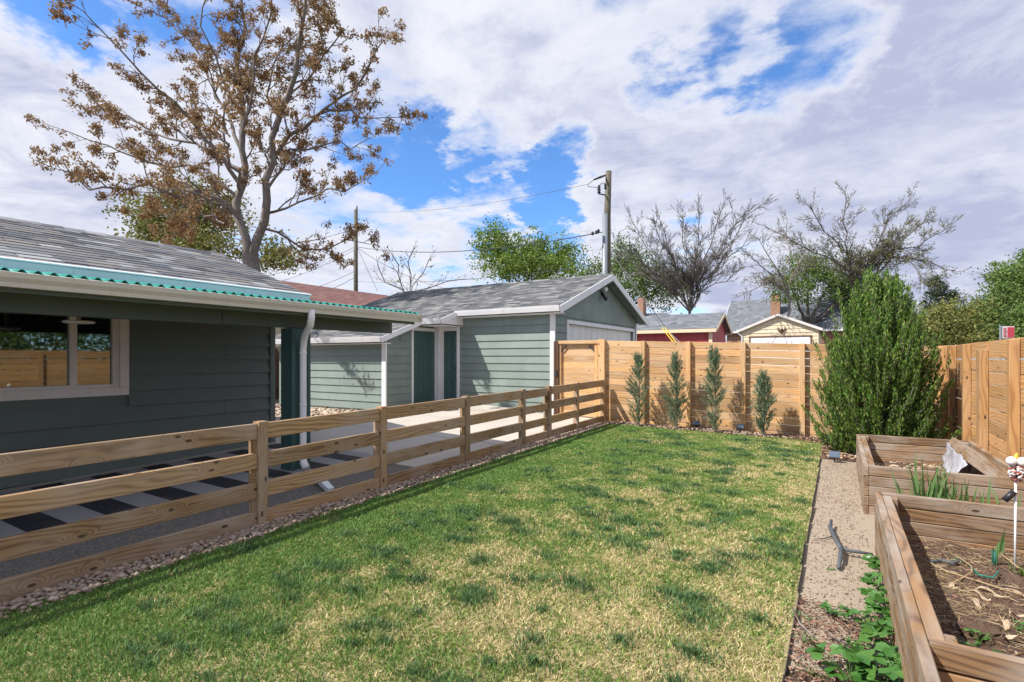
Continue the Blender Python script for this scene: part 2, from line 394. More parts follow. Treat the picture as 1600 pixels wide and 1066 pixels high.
# value noise for scattering
_grid = rng.random((64, 64))
def vnoise(x, y):
    xi = np.floor(x).astype(int); yi = np.floor(y).astype(int); fx = x - xi; fy = y - yi
    fx = fx * fx * (3 - 2 * fx); fy = fy * fy * (3 - 2 * fy)
    g = lambda a, b_: _grid[a % 64, b_ % 64]
    return (g(xi, yi) * (1 - fx) + g(xi + 1, yi) * fx) * (1 - fy) + (g(xi, yi + 1) * (1 - fx) + g(xi + 1, yi + 1) * fx) * fy
def fbm(x, y, o=4):
    s = 0; a = .5; n = 0
    for i in range(o):
        s = s + a * vnoise(x * 2 ** i + 13.7 * i, y * 2 ** i + 7.1 * i); n += a; a *= .55
    return s / n

# ------------------------------------------------------------------ terrain
WX = np.array([-60, -8, -4.4, -.6, 1.5, 60.]); WW = np.array([1., 1., .48, .30, .10, .10])
def g(X, Y):
    s = .027 * np.clip(np.asarray(Y, float) - 1, 0, 10.2)
    return s * np.interp(X, WX, WW) + .018 * np.clip(np.asarray(Y, float) - 11.2, 0, 60)
def sheet(name, x0, x1, y0, y1, dz, mat, nx=12, ny=24, parent=None, bump=0.0):
    xs = np.linspace(x0, x1, nx); ys = np.linspace(y0, y1, ny); X, Y = np.meshgrid(xs, ys)
    Z = g(X, Y) + dz + (bump * (fbm(X * 2.3, Y * 2.3) - .5) if bump else 0)
    V = np.stack([X, Y, Z], -1).reshape(-1, 3); i = np.arange(ny - 1)[:, None] * nx + np.arange(nx - 1)[None]
    T = np.stack([i, i + 1, i + nx + 1, i + nx], -1).reshape(-1, 4)
    return np_mesh(name, V, T, mat, parent, smooth=True)
xs = np.concatenate([np.linspace(-400, -20, 14), np.linspace(-17, 6, 24), np.linspace(10, 400, 14)]); ys = np.concatenate([np.linspace(-150, -4, 8), np.linspace(-3, 20, 24), np.linspace(25, 600, 18)])
X, Y = np.meshgrid(xs, ys); V = np.stack([X, Y, g(X, Y) - .07], -1).reshape(-1, 3); nx = len(xs); i = np.arange(len(ys) - 1)[:, None] * nx + np.arange(nx - 1)[None]
tag(np_mesh('ground', V, np.stack([i, i + 1, i + nx + 1, i + nx], -1).reshape(-1, 4), 'terrain', smooth=True), kind='structure')
tag(sheet('lawn', -4.34, -.22, -.5, 10.62, -.012, 'turf_soil', 40, 90, bump=.03), kind='structure')
tag(sheet('path', -.22, 1.45, 2.9, 8.9, -.012, 'path_granite', 16, 60, bump=.02), kind='structure')
tag(sheet('planting_bed', -.22, 1.45, -.5, 2.9, -.012, 'soil', 24, 40, bump=.04), kind='structure')
tag(sheet('planting_bed', -.22, 1.6, 8.9, 11.3, -.012, 'soil', 24, 40, bump=.04), kind='structure')
tag(sheet('planting_bed', -4.34, -.22, 10.62, 11.3, -.012, 'soil', 50, 8, bump=.03), kind='structure')
tag(sheet('gravel_strip', -5.35, -4.40, -.8, 5.3, -.016, 'gravel_dark', 8, 30, bump=.02), kind='structure')
tag(sheet('gravel_yard', -15.8, -8.30, 5.40, 9.4, -.02, 'gravel_tan', 40, 30, bump=.05), kind='structure')
tag(sheet('alley', -60, 60, 18.2, 23.5, -.03, 'alley_gravel', 30, 6), kind='structure')
# patio of concrete panels with open joints
patio = tag(sheet('patio', -8.25, -4.42, -.8, 11.25, -.045, 'gravel_dark', 10, 30), kind='structure')
def panel(x0, x1, y0, y1, top=0.0, par=None, mat='concrete', th=.1):
    c = [(x0, y0), (x1, y0), (x1, y1), (x0, y1)]; e = .006
    bot = [(x, y, float(g(x, y)) - th) for x, y in c]; ti = [(x0 + e, y0 + e), (x1 - e, y0 + e), (x1 - e, y1 - e), (x0 + e, y1 - e)]
    return MB().hexa(bot, [(x, y, float(g(x, y)) + top) for x, y in ti]).build('slab', mat, par)
ysplit = [-.8, 1.6, 3.5, 5.3, 7.3, 9.22, 11.17]
for i in range(6):
    for x0, x1 in (((-8.0, -6.7), (-6.7, -5.36)) if i < 3 else ((-8.28, -6.4), (-6.4, -4.46))):
        panel(x0 + .006, x1 - .006, ysplit[i] + .006, ysplit[i + 1] - .006, random.uniform(-.002, .003), patio)
panel(-9.15, -8.29, 9.24, 11.15, .0, patio); panel(-5.7, -4.46, 11.18, 12.3, 0, patio)
panel(-8.2, -6.3, 10.35, 11.15, .06, patio)      # the low step along the garage

# ------------------------------------------------------------------ building helpers
def siding(root, axis, const, a0, a1, z0, z1, ex, mat, out, clip=None, holes=(), name='siding_board', joint=None, lip=.031):
    """lap siding: one wedge-shaped board per course; axis 'x' or 'y' runs along the wall, out is the outward sign"""
    z = z0; row = 0
    while z < z1 - .02:
        zt = min(z + ex, z1); spans = [(a0, a1)]
        if clip:
            lo, hi = clip(zt); spans = [(max(a0, lo), min(a1, hi))]
        for h0, h1, hz0, hz1 in holes:
            if zt > hz0 + .02 and z < hz1 - .02:
                ns = []
                for s0, s1 in spans:
                    if h1 <= s0 or h0 >= s1: ns.append((s0, s1)); continue
                    if h0 > s0: ns.append((s0, h0))
                    if h1 < s1: ns.append((h1, s1))
                spans = ns
        if joint and row % 2:
            ns = []
            for s0, s1 in spans:
                j = joint[row % len(joint)]
                ns += [(s0, j - .002), (j + .002, s1)] if s0 + .1 < j < s1 - .1 else [(s0, s1)]
            spans = ns
        for s0, s1 in spans:
            if s1 - s0 < .02: continue
            tb, tt = lip * out, .005 * out
            def P(a, d, zz): return (a, const + d, zz) if axis == 'x' else (const + d, a, zz)
            pts = [P(s0, 0, z), P(s1, 0, z), P(s1, tb, z - .012), P(s0, tb, z - .012), P(s0, 0, zt), P(s1, 0, zt), P(s1, tt, zt), P(s0, tt, zt)]
            m = MB().poly(pts, [(0, 1, 2, 3), (4, 7, 6, 5), (0, 4, 5, 1), (1, 5, 6, 2), (2, 6, 7, 3), (3, 7, 4, 0)])
            o = m.build(name, mat, root)
        z += ex; row += 1

def tab_grid(p0, u, ulen, v, vlen, ex, wmin, wmax):
    p0, u, v = Vector(p0), Vector(u).normalized(), Vector(v).normalized(); res = []
    rows = int(vlen / ex + .999)
    for r in range(rows):
        a = -random.uniform(0, wmax)
        while a < ulen:
            wd = random.uniform(wmin, wmax); s0, s1 = max(a, 0), min(a + wd, ulen)
            if s1 - s0 > .03: res.append((p0 + u * ((s0 + s1) / 2) + v * (r * ex), s1 - s0, min(ex * 1.15, vlen - r * ex + .01)))
            a += wd
    return res, u, v
def tab_points(c, wd, ln, u, v, n, th=.007, lift=None):
    lift = random.uniform(.008, .014) if lift is None else lift
    f = [c - u * (wd / 2 - .0015), c + u * (wd / 2 - .0015)]
    bk = [c - u * (wd / 2 - .0015) + v * ln, c + u * (wd / 2 - .0015) + v * ln]
    return [f[0] + n * (lift - th), f[1] + n * (lift - th), bk[1], bk[0], f[0] + n * lift, f[1] + n * lift, bk[1] + n * .002, bk[0] + n * .002]
TABF = [(3, 2, 1, 0), (4, 5, 6, 7), (0, 1, 5, 4), (1, 2, 6, 5), (3, 0, 4, 7)]
def shingles(root, p0, u, ulen, v, vlen, ex, wmin, wmax, mat, parts=0, key=None):
    tabs, u, v = tab_grid(p0, u, ulen, v, vlen, ex, wmin, wmax); n = u.cross(v); n = n if n.z > 0 else -n
    if parts and key: tabs.sort(key=key)
    base = {}
    for c, wd, ln in tabs[:parts]:
        q = max(1, round(wd / .04))
        if q not in base:
            lu, lv, ln_ = Vector((1, 0, 0)), Vector((0, 1, 0)), Vector((0, 0, 1))
            base[q] = MB().poly(tab_points(Vector((0, 0, 0)), q * .04, ex * 1.12, lu, lv, ln_, .007, .011), TABF).mesh('shingle')
        o = link('shingle', base[q], mat)
        m = Matrix((u, n.cross(u), n)).transposed().to_4x4(); m.translation = c + n * random.uniform(0, .004); o.matrix_basis = m; adopt(o, root)
    rest = MB()
    for c, wd, ln in tabs[parts:]: rest.poly(tab_points(c, wd, ln, u, v, n), TABF)
    if rest.v: tag(rest.build('shingle_field', mat, root), kind='stuff')

def slab_between(pts, n, th, name, mat, root):        # a roof deck: quad pts (ccw from above) with thickness th below
    n = Vector(n)
    return MB().hexa([Vector(p) - n * th for p in pts], pts).build(name, mat, root)

# ------------------------------------------------------------------ the house with its porch
HG = .10
house = thing('house', (-8, 3, HG), 'dark green house with grey shingle roof and corrugated porch roof at left', 'house')
EY = 5.40; WY0, WY1, WZ0, WZ1 = 1.00, 3.22, 1.12, 2.06
core = MB()
core.box(-8.12, -8.0, -4, EY, -.1, WZ0); core.box(-8.12, -8.0, -4, EY, WZ1, 2.56); core.box(-8.12, -8.0, WY1, EY, WZ0, WZ1); core.box(-8.12, -8.0, -4, WY0, WZ0, WZ1)
core.box(-12.4, -8.12, EY - .1, EY, -.1, 2.56); core.box(-12.4, -12.3, -4, EY - .1, -.1, 2.56)
core.poly([(-8.0, EY, 2.56), (-12.4, EY, 2.56), (-10.2, EY, 3.46), (-8.0, EY - .1, 2.56), (-12.4, EY - .1, 2.56), (-10.2, EY - .1, 3.46)], [(0, 1, 2), (5, 4, 3), (0, 2, 5, 3), (1, 4, 5, 2), (0, 3, 4, 1)])
core.build('wall', 'house_green', house)
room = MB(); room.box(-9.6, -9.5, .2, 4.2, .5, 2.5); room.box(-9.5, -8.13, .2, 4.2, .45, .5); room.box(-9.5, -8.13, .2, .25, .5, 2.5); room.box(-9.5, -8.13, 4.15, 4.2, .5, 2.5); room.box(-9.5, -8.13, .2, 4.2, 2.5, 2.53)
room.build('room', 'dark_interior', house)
siding(house, 'y', -8.0, -4, EY - .02, .06, 2.55, .205, 'house_green', 1, holes=((WY0 - .1, WY1 + .1, WZ0 - .1, WZ1 + .1),), joint=(4.2, 4.95, 3.9, 4.6), lip=.042)
siding(house, 'x', EY, -12.3, -8.02, .06, 2.55, .205, 'house_green', 1)
board('corner_trim', (-7.985, EY, -.0), (-7.985, EY, 2.55), .07, .09, 'house_green', house)
# window
win = MB().box(-8.03, -7.965, WY0 - .1, WY1 + .1, WZ0 - .1, WZ0).build('window', 'window_trim', house)
MB().box(-8.03, -7.967, WY1, WY1 + .1, WZ0 + .002, WZ1 + .1).build('window_trim', 'window_trim', win)
MB().box(-8.03, -7.967, WY0 - .1, WY0, WZ0 + .002, WZ1 + .1).build('window_trim', 'window_trim', win)
MB().box(-8.03, -7.965, WY0, WY1, WZ1, WZ1 + .098).build('window_trim', 'window_trim', win)
sash = MB(); sash.box(-8.08, -8.0, 2.70, 2.77, WZ0 + .05, WZ1); sash.box(-8.08, -8.002, WY1 - .07, WY1, WZ0, WZ1); sash.box(-8.08, -8.0, WY0, WY1 - .072, WZ0, WZ0 + .048)
sash.build('window_frame', 'window_trim', win)
MB().box(-8.052, -8.046, WY0, 2.70, WZ0 + .048, WZ1).build('pane', 'glass', win)
MB().box(-8.052, -8.046, 2.77, WY1 - .07, WZ0 + .048, WZ1).build('pane', 'glass', win)
for a, b_ in ((WY0, 1.95), (2.0, 2.68), (2.79, 3.14)):
    for i in range(13):
        z = WZ0 + .06 + i * .07
        MB().poly([(-8.20, a, z), (-8.14, a, z + .03), (-8.14, b_, z + .03), (-8.20, b_, z), (-8.20, a, z - .008), (-8.14, a, z + .022), (-8.14, b_, z + .022), (-8.20, b_, z - .008)],
                  [(0, 1, 2, 3), (7, 6, 5, 4), (0, 4, 5, 1), (2, 6, 7, 3)]).build('shutter_slat', 'blind_grey', win)
# main roof
RX, RZ, EX, EZ, RY1 = -10.2, 3.50, -7.66, 2.572, 5.86
sl = Vector((EX - RX, 0, EZ - RZ)); up = -sl.normalized(); nrm = Vector((-up.z, 0, up.x)); nrm = nrm if nrm.z > 0 else -nrm
roof = slab_between([(EX, -5, EZ), (EX, RY1, EZ), (RX, RY1, RZ), (RX, -5, RZ)], nrm, .06, 'roof', 'shingle_grey', house)
slab_between([(RX, -5, RZ), (RX, RY1, RZ), (2 * RX - EX, RY1, EZ), (2 * RX - EX, -5, EZ)], Vector((-nrm.x, 0, nrm.z)), .06, 'roof', 'shingle_grey', house)
shingles(roof, Vector((EX, -4.9, EZ)) + nrm * .003, (0, 1, 0), RY1 + 4.9, up, sl.length, .165, .16, .46, 'shingle_grey', 300, key=lambda t: (t[0].y < 2.0, (t[0] - Vector((0, 0, CZ))).length))
for i in range(30):                                     # ridge caps
    y0 = RY1 - i * .28
    MB().hexa([(RX + .13, y0 - .3, RZ - .03), (RX + .13, y0, RZ - .03), (RX - .13, y0, RZ - .03), (RX - .13, y0 - .3, RZ - .03)], [(RX + .03, y0 - .3, RZ + .022), (RX + .03, y0, RZ + .03), (RX - .03, y0, RZ + .03), (RX - .03, y0 - .3, RZ + .022)]).build('ridge_cap', 'shingle_grey', roof)
MB().prism([Vector(p) for p in ((.01, 0, -.14), (.045, 0, -.13), (.05, 0, -.02), (.02, 0, .012), (-.02, 0, .015), (-.01, 0, -.02))], (EX, -5, EZ), (EX, 2.6, EZ)).build('flashing', 'flashing', house)
MB().prism([Vector(p) for p in ((.008, 0, -.142), (.043, 0, -.132), (.047, 0, -.022), (.018, 0, .010), (-.02, 0, .013), (-.01, 0, -.02))], (EX, 2.603, EZ), (EX, RY1, EZ)).build('flashing', 'flashing', house)
MB().prism([Vector(p) for p in ((.047, 0, -.012), (.06, 0, -.008), (.058, 0, .006), (.02, 0, .022), (-.01, 0, .024), (.018, 0, .012))], (EX, -5, EZ), (EX, RY1 + .02, EZ)).build('drip_edge', 'metal_white', house)
board('rake_board', Vector((EX, RY1 + .012, EZ - .08)), Vector((RX, RY1 + .012, RZ - .08)), .022, .12, 'house_green', house)
# porch roof of corrugated sheet
PY1, PX0, PX1, PZ0, PZ1 = 6.14, -5.42, EX + .0, 2.178, 2.385
V = []; Fc = []; ny = int((PY1 + 5) / .0125); rows = 5
for j in range(rows):
    f = j / (rows - 1)
    for i in range(ny + 1):
        y = -5 + i * .0125; V.append((PX0 + (PX1 - PX0) * f, y, PZ0 + (PZ1 - PZ0) * f + .0185 * math.sin(2 * math.pi * y / .1)))
for j in range(rows - 1):
    for i in range(ny): Fc.append((j * (ny + 1) + i, j * (ny + 1) + i + 1, (j + 1) * (ny + 1) + i + 1, (j + 1) * (ny + 1) + i))
m = MB(); m.v = V; m.f = Fc; co = m.build('corrugated_roof', 'corrugated_green', house, True)
sm = co.modifiers.new('thick', 'SOLIDIFY'); sm.thickness = .004
slab_between([(-5.53, -5, 2.145), (-5.53, PY1 - .03, 2.145), (PX1, PY1 - .03, 2.352), (PX1, -5, 2.352)], (0, 0, 1), .03, 'porch_ceiling', 'ceiling_dark', house)
for i in range(14):
    y = PY1 - .1 - i * .61
    MB().hexa([(-5.53, y - .022, 2.02), (-5.53, y + .022, 2.02), (-7.95, y + .022, 2.23), (-7.95, y - .022, 2.23)], [(-5.53, y - .022, 2.10), (-5.53, y + .022, 2.10), (-7.95, y + .022, 2.33), (-7.95, y - .022, 2.33)]).build('rafter', 'beam_green', house)
gut = [Vector(p) for p in ((0, 0, -.055), (.075, 0, -.055), (.082, 0, -.02), (.108, 0, .015), (.118, 0, .055), (.108, 0, .06), (.098, 0, .02), (.07, 0, -.045), (.004, 0, -.045), (.004, 0, .06), (0, 0, .06))]
gutter = MB().prism(gut, (-5.518, -5, 2.112), (-5.518, PY1 + .02, 2.104)).build('gutter', 'gutter_paint', house)
MB().box(-5.53, -5.40, PY1 + .021, PY1 + .03, 2.05, 2.165).build('gutter_end_cap', 'gutter_paint', gutter)
for y0, y1, z in ((-5, 3.40, 1.885), (3.406, 6.08, 1.888)): board('beam', (-5.98, y0, z + .12), (-5.98, y1, z + .12), .09, .24, 'beam_green', house)
board('fascia', (-5.532, -5, 2.07), (-5.532, PY1, 2.07), .02, .11, 'beam_green', house)
pz = float(g(-6, 4.4))
colm = board('column', (-6.01, 4.40, pz), (-6.01, 4.40, 1.885), .22, .27, 'column_green', house)
for yy in (4.285, 4.515): board('column_trim', (-5.893, yy, pz), (-5.893, yy, 1.88), .018, .05, 'column_green', colm)
ds = MB(); w0 = Vector((-5.46, 4.22, 2.09)); P = [w0, w0 + Vector((0, 0, -.10)), Vector((-5.52, 4.25, 1.90)), Vector((-5.72, 4.33, 1.80)), Vector((-5.80, 4.37, 1.72)), Vector((-5.84, 4.39, 1.60)), Vector((-5.84, 4.39, .30)), Vector((-5.84, 4.39, .20))]
ds.tube(P, .042, 10); dso = ds.build('downspout', 'metal_white', house, True)
MB().tube([(-5.84, 4.39, .23), (-5.82, 4.38, .17), (-5.74, 4.36, .12)], [.044, .046, .046], 10).build('elbow', 'metal_white', dso, True)
for z in (.9, 1.56): MB().lathe([(.046, 0), (.048, .004), (.048, .02), (.046, .024)], (-5.84, 4.39, z), 10).build('strap', 'metal_white', dso)
MB().hexa([(-5.34, 4.14, .075), (-4.72, 3.86, .03), (-4.70, 3.93, .03), (-5.30, 4.22, .075)], [(-5.34, 4.14, .135), (-4.72, 3.86, .085), (-4.70, 3.93, .085), (-5.30, 4.22, .135)]).build('downspout_extension', 'metal_white', dso)
pl = MB().lathe([(.02, .30), (.02, .035), (.12, .03), (.145, .015), (.13, .0), (.05, -.006)], (-6.95, 2.42, 1.875), 20).build('porch_light', 'lamp_white', house, True)

# rug
rz = lambda x, y: float(g(x, y)) + .012
rv = []; rows = 24
for i in range(rows + 1):
    y = -1 + i * 6.55 / rows
    for x in (-7.75, -5.62): rv.append((x, y, rz(x, y)))
m = MB(); m.v = rv; m.f = [(2 * i, 2 * i + 1, 2 * i + 3, 2 * i + 2) for i in range(rows)]
rug = m.build('patio_rug', 'rug_stripes'); tag(rug, 'black and grey striped outdoor rug lying on the porch patio', 'rug')
sm = rug.modifiers.new('thick', 'SOLIDIFY'); sm.thickness = .008

# ------------------------------------------------------------------ the green garage
GZ = .27
gar = thing('garage', (-9, 14, GZ), 'sage green garage with grey shingle roof and white trim behind the rail fence', 'garage')
RYg, RZg, PIT = 14.2, 3.86, .35
rz_at = lambda y: RZg - PIT * abs(y - RYg)
GX, GY0, GY1 = -5.75, 11.2, 17.2
m = MB(); m.box(-13.2, GX - .0, GY0, GY0 + .1, .1, 2.74); m.box(-13.2, GX - .1, GY1 - .1, GY1, .1, 2.7); m.box(-13.3, -13.2, 9.22, GY1, .1, 2.0)
m.box(GX - .1, GX, GY0 + .1, 11.98, .1, 2.7); m.box(GX - .1, GX, 16.86, GY1, .1, 2.7); m.box(GX - .1, GX, 11.98, 16.86, 2.36, 2.7)
m.box(-13.2, -9.2, 9.22, 9.32, .1, 1.98); m.hexa([(-9.3, 9.32, .1), (-9.2, 9.32, .1), (-9.2, 11.2, .1), (-9.3, 11.2, .1)], [(-9.3, 9.32, rz_at(9.32) - .13), (-9.2, 9.32, rz_at(9.32) - .13), (-9.2, 11.2, rz_at(11.2) - .13), (-9.3, 11.2, rz_at(11.2) - .13)])
m.poly([(GX - .1, GY0, 2.7), (GX, GY0, 2.7), (GX, GY1, 2.7), (GX - .1, GY1, 2.7), (GX - .1, RYg, RZg - .12), (GX, RYg, RZg - .12)], [(1, 2, 5), (0, 4, 3), (0, 1, 5, 4), (2, 3, 4, 5), (0, 3, 2, 1)])
m.build('wall', 'siding_green', gar)
siding(gar, 'x', GY0, -8.5, GX - .03, GZ, 2.66, .187, 'siding_green', -1, joint=(-7.4, -6.6, -7.9, -7.0))
siding(gar, 'x', 9.22, -13.2, -9.26, GZ, 1.97, .187, 'siding_green', -1, joint=(-11.5, -10.2, -12.2, -10.8))
siding(gar, 'y', -9.2, 9.24, 10.08, GZ, 2.6, .187, 'siding_green', 1, clip=lambda z: (max(9.24, RYg - (RZg - .14 - z) / PIT), 10.08))
siding(gar, 'y', GX, GY0 + .02, GY1 - .02, GZ, 2.52, .187, 'siding_green', 1, holes=((11.88, 16.96, -1, 2.47),))
for i in range(30):                                     # vertical boards in the gable
    y0 = GY0 + .06 + i * .197; y1 = y0 + .192
    if y1 > GY1 - .02: break
    t0, t1 = rz_at(y0) - .10, rz_at(y1) - .10
    if min(t0, t1) < 2.56: continue
    MB().hexa([(GX + .0, y0, 2.545), (GX + .018, y0, 2.545), (GX + .018, y1, 2.545), (GX + .0, y1, 2.545)], [(GX + .0, y0, t0), (GX + .018, y0, t0), (GX + .018, y1, t1), (GX + .0, y1, t1)]).build('gable_board', 'siding_green', gar)
board('gable_band', (GX + .022, GY0 + .02, 2.53), (GX + .022, GY1 - .02, 2.53), .012, .03, 'siding_green', gar)
# trims, doors
board('corner_trim', (GX + .0, GY0 - .02, GZ - .1), (GX + .0, GY0 - .02, 2.64), .13, .045, 'white_paint', gar)
board('corner_trim', (-9.235, 9.195, GZ - .1), (-9.235, 9.195, 1.95), .14, .045, 'white_paint', gar)
board('corner_trim', (GX + .02, GY1 - .03, GZ - .1), (GX + .02, GY1 - .03, 2.64), .03, .08, 'white_paint', gar)
for y in (10.12, ): board('door_trim', (-9.182, y, GZ), (-9.182, y, 2.28), .035, .07, 'white_paint', gar)
sd = MB().box(-9.2, -9.175, 10.16, 10.98, GZ + .05, 2.2).build('side_door', 'door_green', gar)
for i in range(5): board('door_plank', (-9.169, 10.24 + i * .165, GZ + .06), (-9.169, 10.24 + i * .165, 2.19), .012, .15, 'door_green', sd)
board('door_header', (-9.18, 10.09, 2.25), (-9.18, 11.1, 2.25), .03, .09, 'white_paint', gar)
post = board('corner_post', (-9.10, 11.06, GZ - .1), (-9.10, 11.06, 2.40), .20, .2, 'white_paint', gar)
ed = MB().box(-8.98, -8.57, 11.155, 11.19, GZ + .04, 2.22).build('entry_door', 'door_green', gar)
for x0, x1 in ((-8.95, -8.80), (-8.75, -8.60)):
    for z0, z1 in ((.42, .98), (1.10, 1.66), (1.76, 2.12)):
        MB().hexa([(x0, 11.156, z0), (x1, 11.156, z0), (x1, 11.156, z1), (x0, 11.156, z1)][::-1], [(x0 + .02, 11.143, z0 + .02), (x1 - .02, 11.143, z0 + .02), (x1 - .02, 11.143, z1 - .02), (x0 + .02, 11.143, z1 - .02)][::-1]).build('door_panel', 'door_green', ed)
MB().lathe([(.0, -.03), (.03, -.02), (.032, 0), (.02, .02), (.0, .03)], (-8.60, 11.12, 1.25), 10).build('door_knob', 'dark_metal', ed, True)
board('door_trim', (-8.53, 11.165, GZ), (-8.53, 11.165, 2.42), .08, .04, 'white_paint', gar)
board('door_header', (-9.0, 11.166, 2.27), (-8.575, 11.166, 2.27), .03, .09, 'white_paint', gar)
# garage door
gd = MB().box(GX - .09, GX - .06, 11.98, 16.86, GZ, 2.36).build('garage_door', 'door_white', gar)
for i in range(4):
    for j in range(12): MB().box(GX - .06, GX - .05, 12.02 + j * .402, 12.40 + j * .402, .32 + i * .52, .80 + i * .52).build('door_panel', 'door_white', gd)
board('door_trim', (GX + .03, 11.88, 2.41), (GX + .03, 16.96, 2.41), .03, .10, 'white_paint', gar)
for y in (11.93, 16.91): board('door_trim', (GX + .03, y, GZ), (GX + .03, y, 2.358), .03, .10, 'white_paint', gar)
# roof: three front fields of one slope, and the back slope
gu = Vector((0, 1, PIT)).normalized(); gn = Vector((0, -PIT, 1)).normalized()
groof = None
for x0, x1, ye in ((-8.40, -5.42, 10.92), (-9.02, -8.40, 10.28), (-13.55, -9.02, 8.92)):
    d = slab_between([(x0, ye, rz_at(ye)), (x1, ye, rz_at(ye)), (x1, RYg, RZg), (x0, RYg, RZg)], gn, .05, 'roof', 'shingle_garage', gar)
    groof = groof or d
    shingles(d, Vector((x0, ye, rz_at(ye))) + gn * .004, (1, 0, 0), x1 - x0, gu, (RYg - ye) / gu.y, .135, .16, .38, 'shingle_garage')
    gt = MB().prism([Vector(p) for p in ((0, 0, -.12), (0, -.07, -.12), (0, -.10, -.03), (0, -.11, .01), (0, -.09, .012), (0, 0, -.01))], (x0, ye + .01, rz_at(ye) - .01), (x1 - .0, ye + .01, rz_at(ye) - .01)).build('gutter', 'white_paint', gar)
    MB().hexa([(x0, ye + .02, rz_at(ye) - .17), (x1 - .02, ye + .02, rz_at(ye) - .17), (x1 - .02, GY0 if ye > 10 else 9.22, rz_at(ye) - .17), (x0, GY0 if ye > 10 else 9.22, rz_at(ye) - .17)], [(x0, ye + .02, rz_at(ye) - .15), (x1 - .02, ye + .02, rz_at(ye) - .15), (x1 - .02, GY0 if ye > 10 else 9.22, rz_at(ye) - .15), (x0, GY0 if ye > 10 else 9.22, rz_at(ye) - .15)]).build('soffit', 'white_paint', gar)
slab_between([(-13.55, RYg, RZg), (-5.42, RYg, RZg), (-5.42, 17.48, rz_at(17.48)), (-13.55, 17.48, rz_at(17.48))], Vector((0, PIT, 1)).normalized(), .05, 'roof', 'shingle_garage', gar)
for x in (-8.37, -9.0): 
    ya, yb = (10.26, 10.95) if x > -8.5 else (8.86, 10.30)
    board('rake_board', (x, ya, rz_at(ya) - .065), (x, yb, rz_at(yb) - .065), .03, .13, 'white_paint', gar)
MB().poly([(-8.38, 10.30, 2.36), (-8.38, 11.18, 2.36), (-8.38, 11.18, 2.68), (-8.38, 10.30, 2.40), (-8.41, 10.30, 2.36), (-8.41, 11.18, 2.36), (-8.41, 11.18, 2.68), (-8.41, 10.30, 2.40)], [(0, 1, 2, 3), (7, 6, 5, 4), (0, 4, 5, 1), (1, 5, 6, 2), (2, 6, 7, 3), (3, 7, 4, 0)]).build('porch_end_panel', 'white_paint', gar)
for s in (-1, 1):
    ye = RYg + s * 3.30
    for x in (-5.405, -13.57): board('rake_board', (x, ye, rz_at(ye) - .085), (x, RYg + s * .004, RZg - .085), .03, .17, 'white_paint', gar)
    board('rake_soffit', (-5.58, ye, rz_at(ye) - .075), (-5.58, RYg, RZg - .075), .30, .02, 'siding_green', gar)
for i in range(29): MB().hexa([(-5.42 - i * .28 - .3, RYg - .13, RZg - .03), (-5.42 - i * .28, RYg - .13, RZg - .03), (-5.42 - i * .28, RYg + .13, RZg - .03), (-5.42 - i * .28 - .3, RYg + .13, RZg - .03)], [(-5.42 - i * .28 - .3, RYg - .03, RZg + .02), (-5.42 - i * .28, RYg - .03, RZg + .028), (-5.42 - i * .28, RYg + .03, RZg + .028), (-5.42 - i * .28 - .3, RYg + .03, RZg + .02)]).build('ridge_cap', 'shingle_garage', gar)
fl = thing('floodlight', (GX + .03, 14.15, 3.35), 'black and white twin floodlight high on the green garage gable', 'floodlight')
MB().lathe([(.07, 0), (.07, .03), (.03, .05)], (GX + .03, 14.15, 3.33), 12).build('base', 'dark_metal', fl, True)
MB().tube([(GX + .04, 14.12, 3.40), (GX + .14, 14.05, 3.44), (GX + .22, 14.0, 3.42)], [.03, .05, .065], 10).build('lamp_head', 'lamp_white', fl, True)
MB().tube([(GX + .04, 14.15, 3.34), (GX + .12, 14.12, 3.22), (GX + .20, 14.08, 3.16)], [.03, .05, .065], 10).build('lamp_head', 'dark_metal', fl, True)

# ------------------------------------------------------------------ fences
RAILX = -4.39
rf = thing('rail_fence', (RAILX, 5, float(g(RAILX, 5))), 'low natural wood rail fence of four rails between the lawn and patio', 'fence')
PYS = [-.6, 2.86, 4.33, 5.92, 7.45, 8.37, 9.54, 10.92]
def gz(y, x=RAILX): return float(g(x, y))
for i, y in enumerate(PYS):
    z = gz(y); p = board('post', (RAILX, y, z - .1), (RAILX, y, z + .915), .09, .09, 'rail_wood', rf)
    if i < 4: board('nailing_strip', (RAILX - .015, y - .066, z), (RAILX - .015, y - .066, z + .88), .036, .06, 'rail_wood', rf)
for a, b_ in zip(PYS[:-1], PYS[1:]):
    if abs(a - 7.45) < .01: continue
    for k_, zt in enumerate((.90, .64, .38, .125)):
        za, zb = gz(a) + zt - .07, gz(b_) + zt - .07
        board('rail', (RAILX + .005, a + .047, za), (RAILX + .005, b_ - .047, zb), .038, .14, 'rail_wood', rf, jit=.006)
yg = thing('yard_gate', (RAILX, 7.9, gz(7.9)), 'narrow wooden rail gate hung between two posts of the low rail fence', 'gate')
for zt in (.88, .62, .37, .13):
    board('rail', (RAILX + .01, 7.52, gz(7.5) + zt - .065), (RAILX + .01, 8.30, gz(8.3) + zt - .065), .03, .13 if zt < .88 else .14, 'rail_wood', yg)
for y in (7.53, 8.29): board('stile', (RAILX - .028, y, gz(y) + .05), (RAILX - .028, y, gz(y) + .87), .03, .07, 'rail_wood', yg)
MB().box(RAILX + .028, RAILX + .04, 8.26, 8.36, gz(8) + .70, gz(8) + .74).build('latch', 'dark_metal', yg)

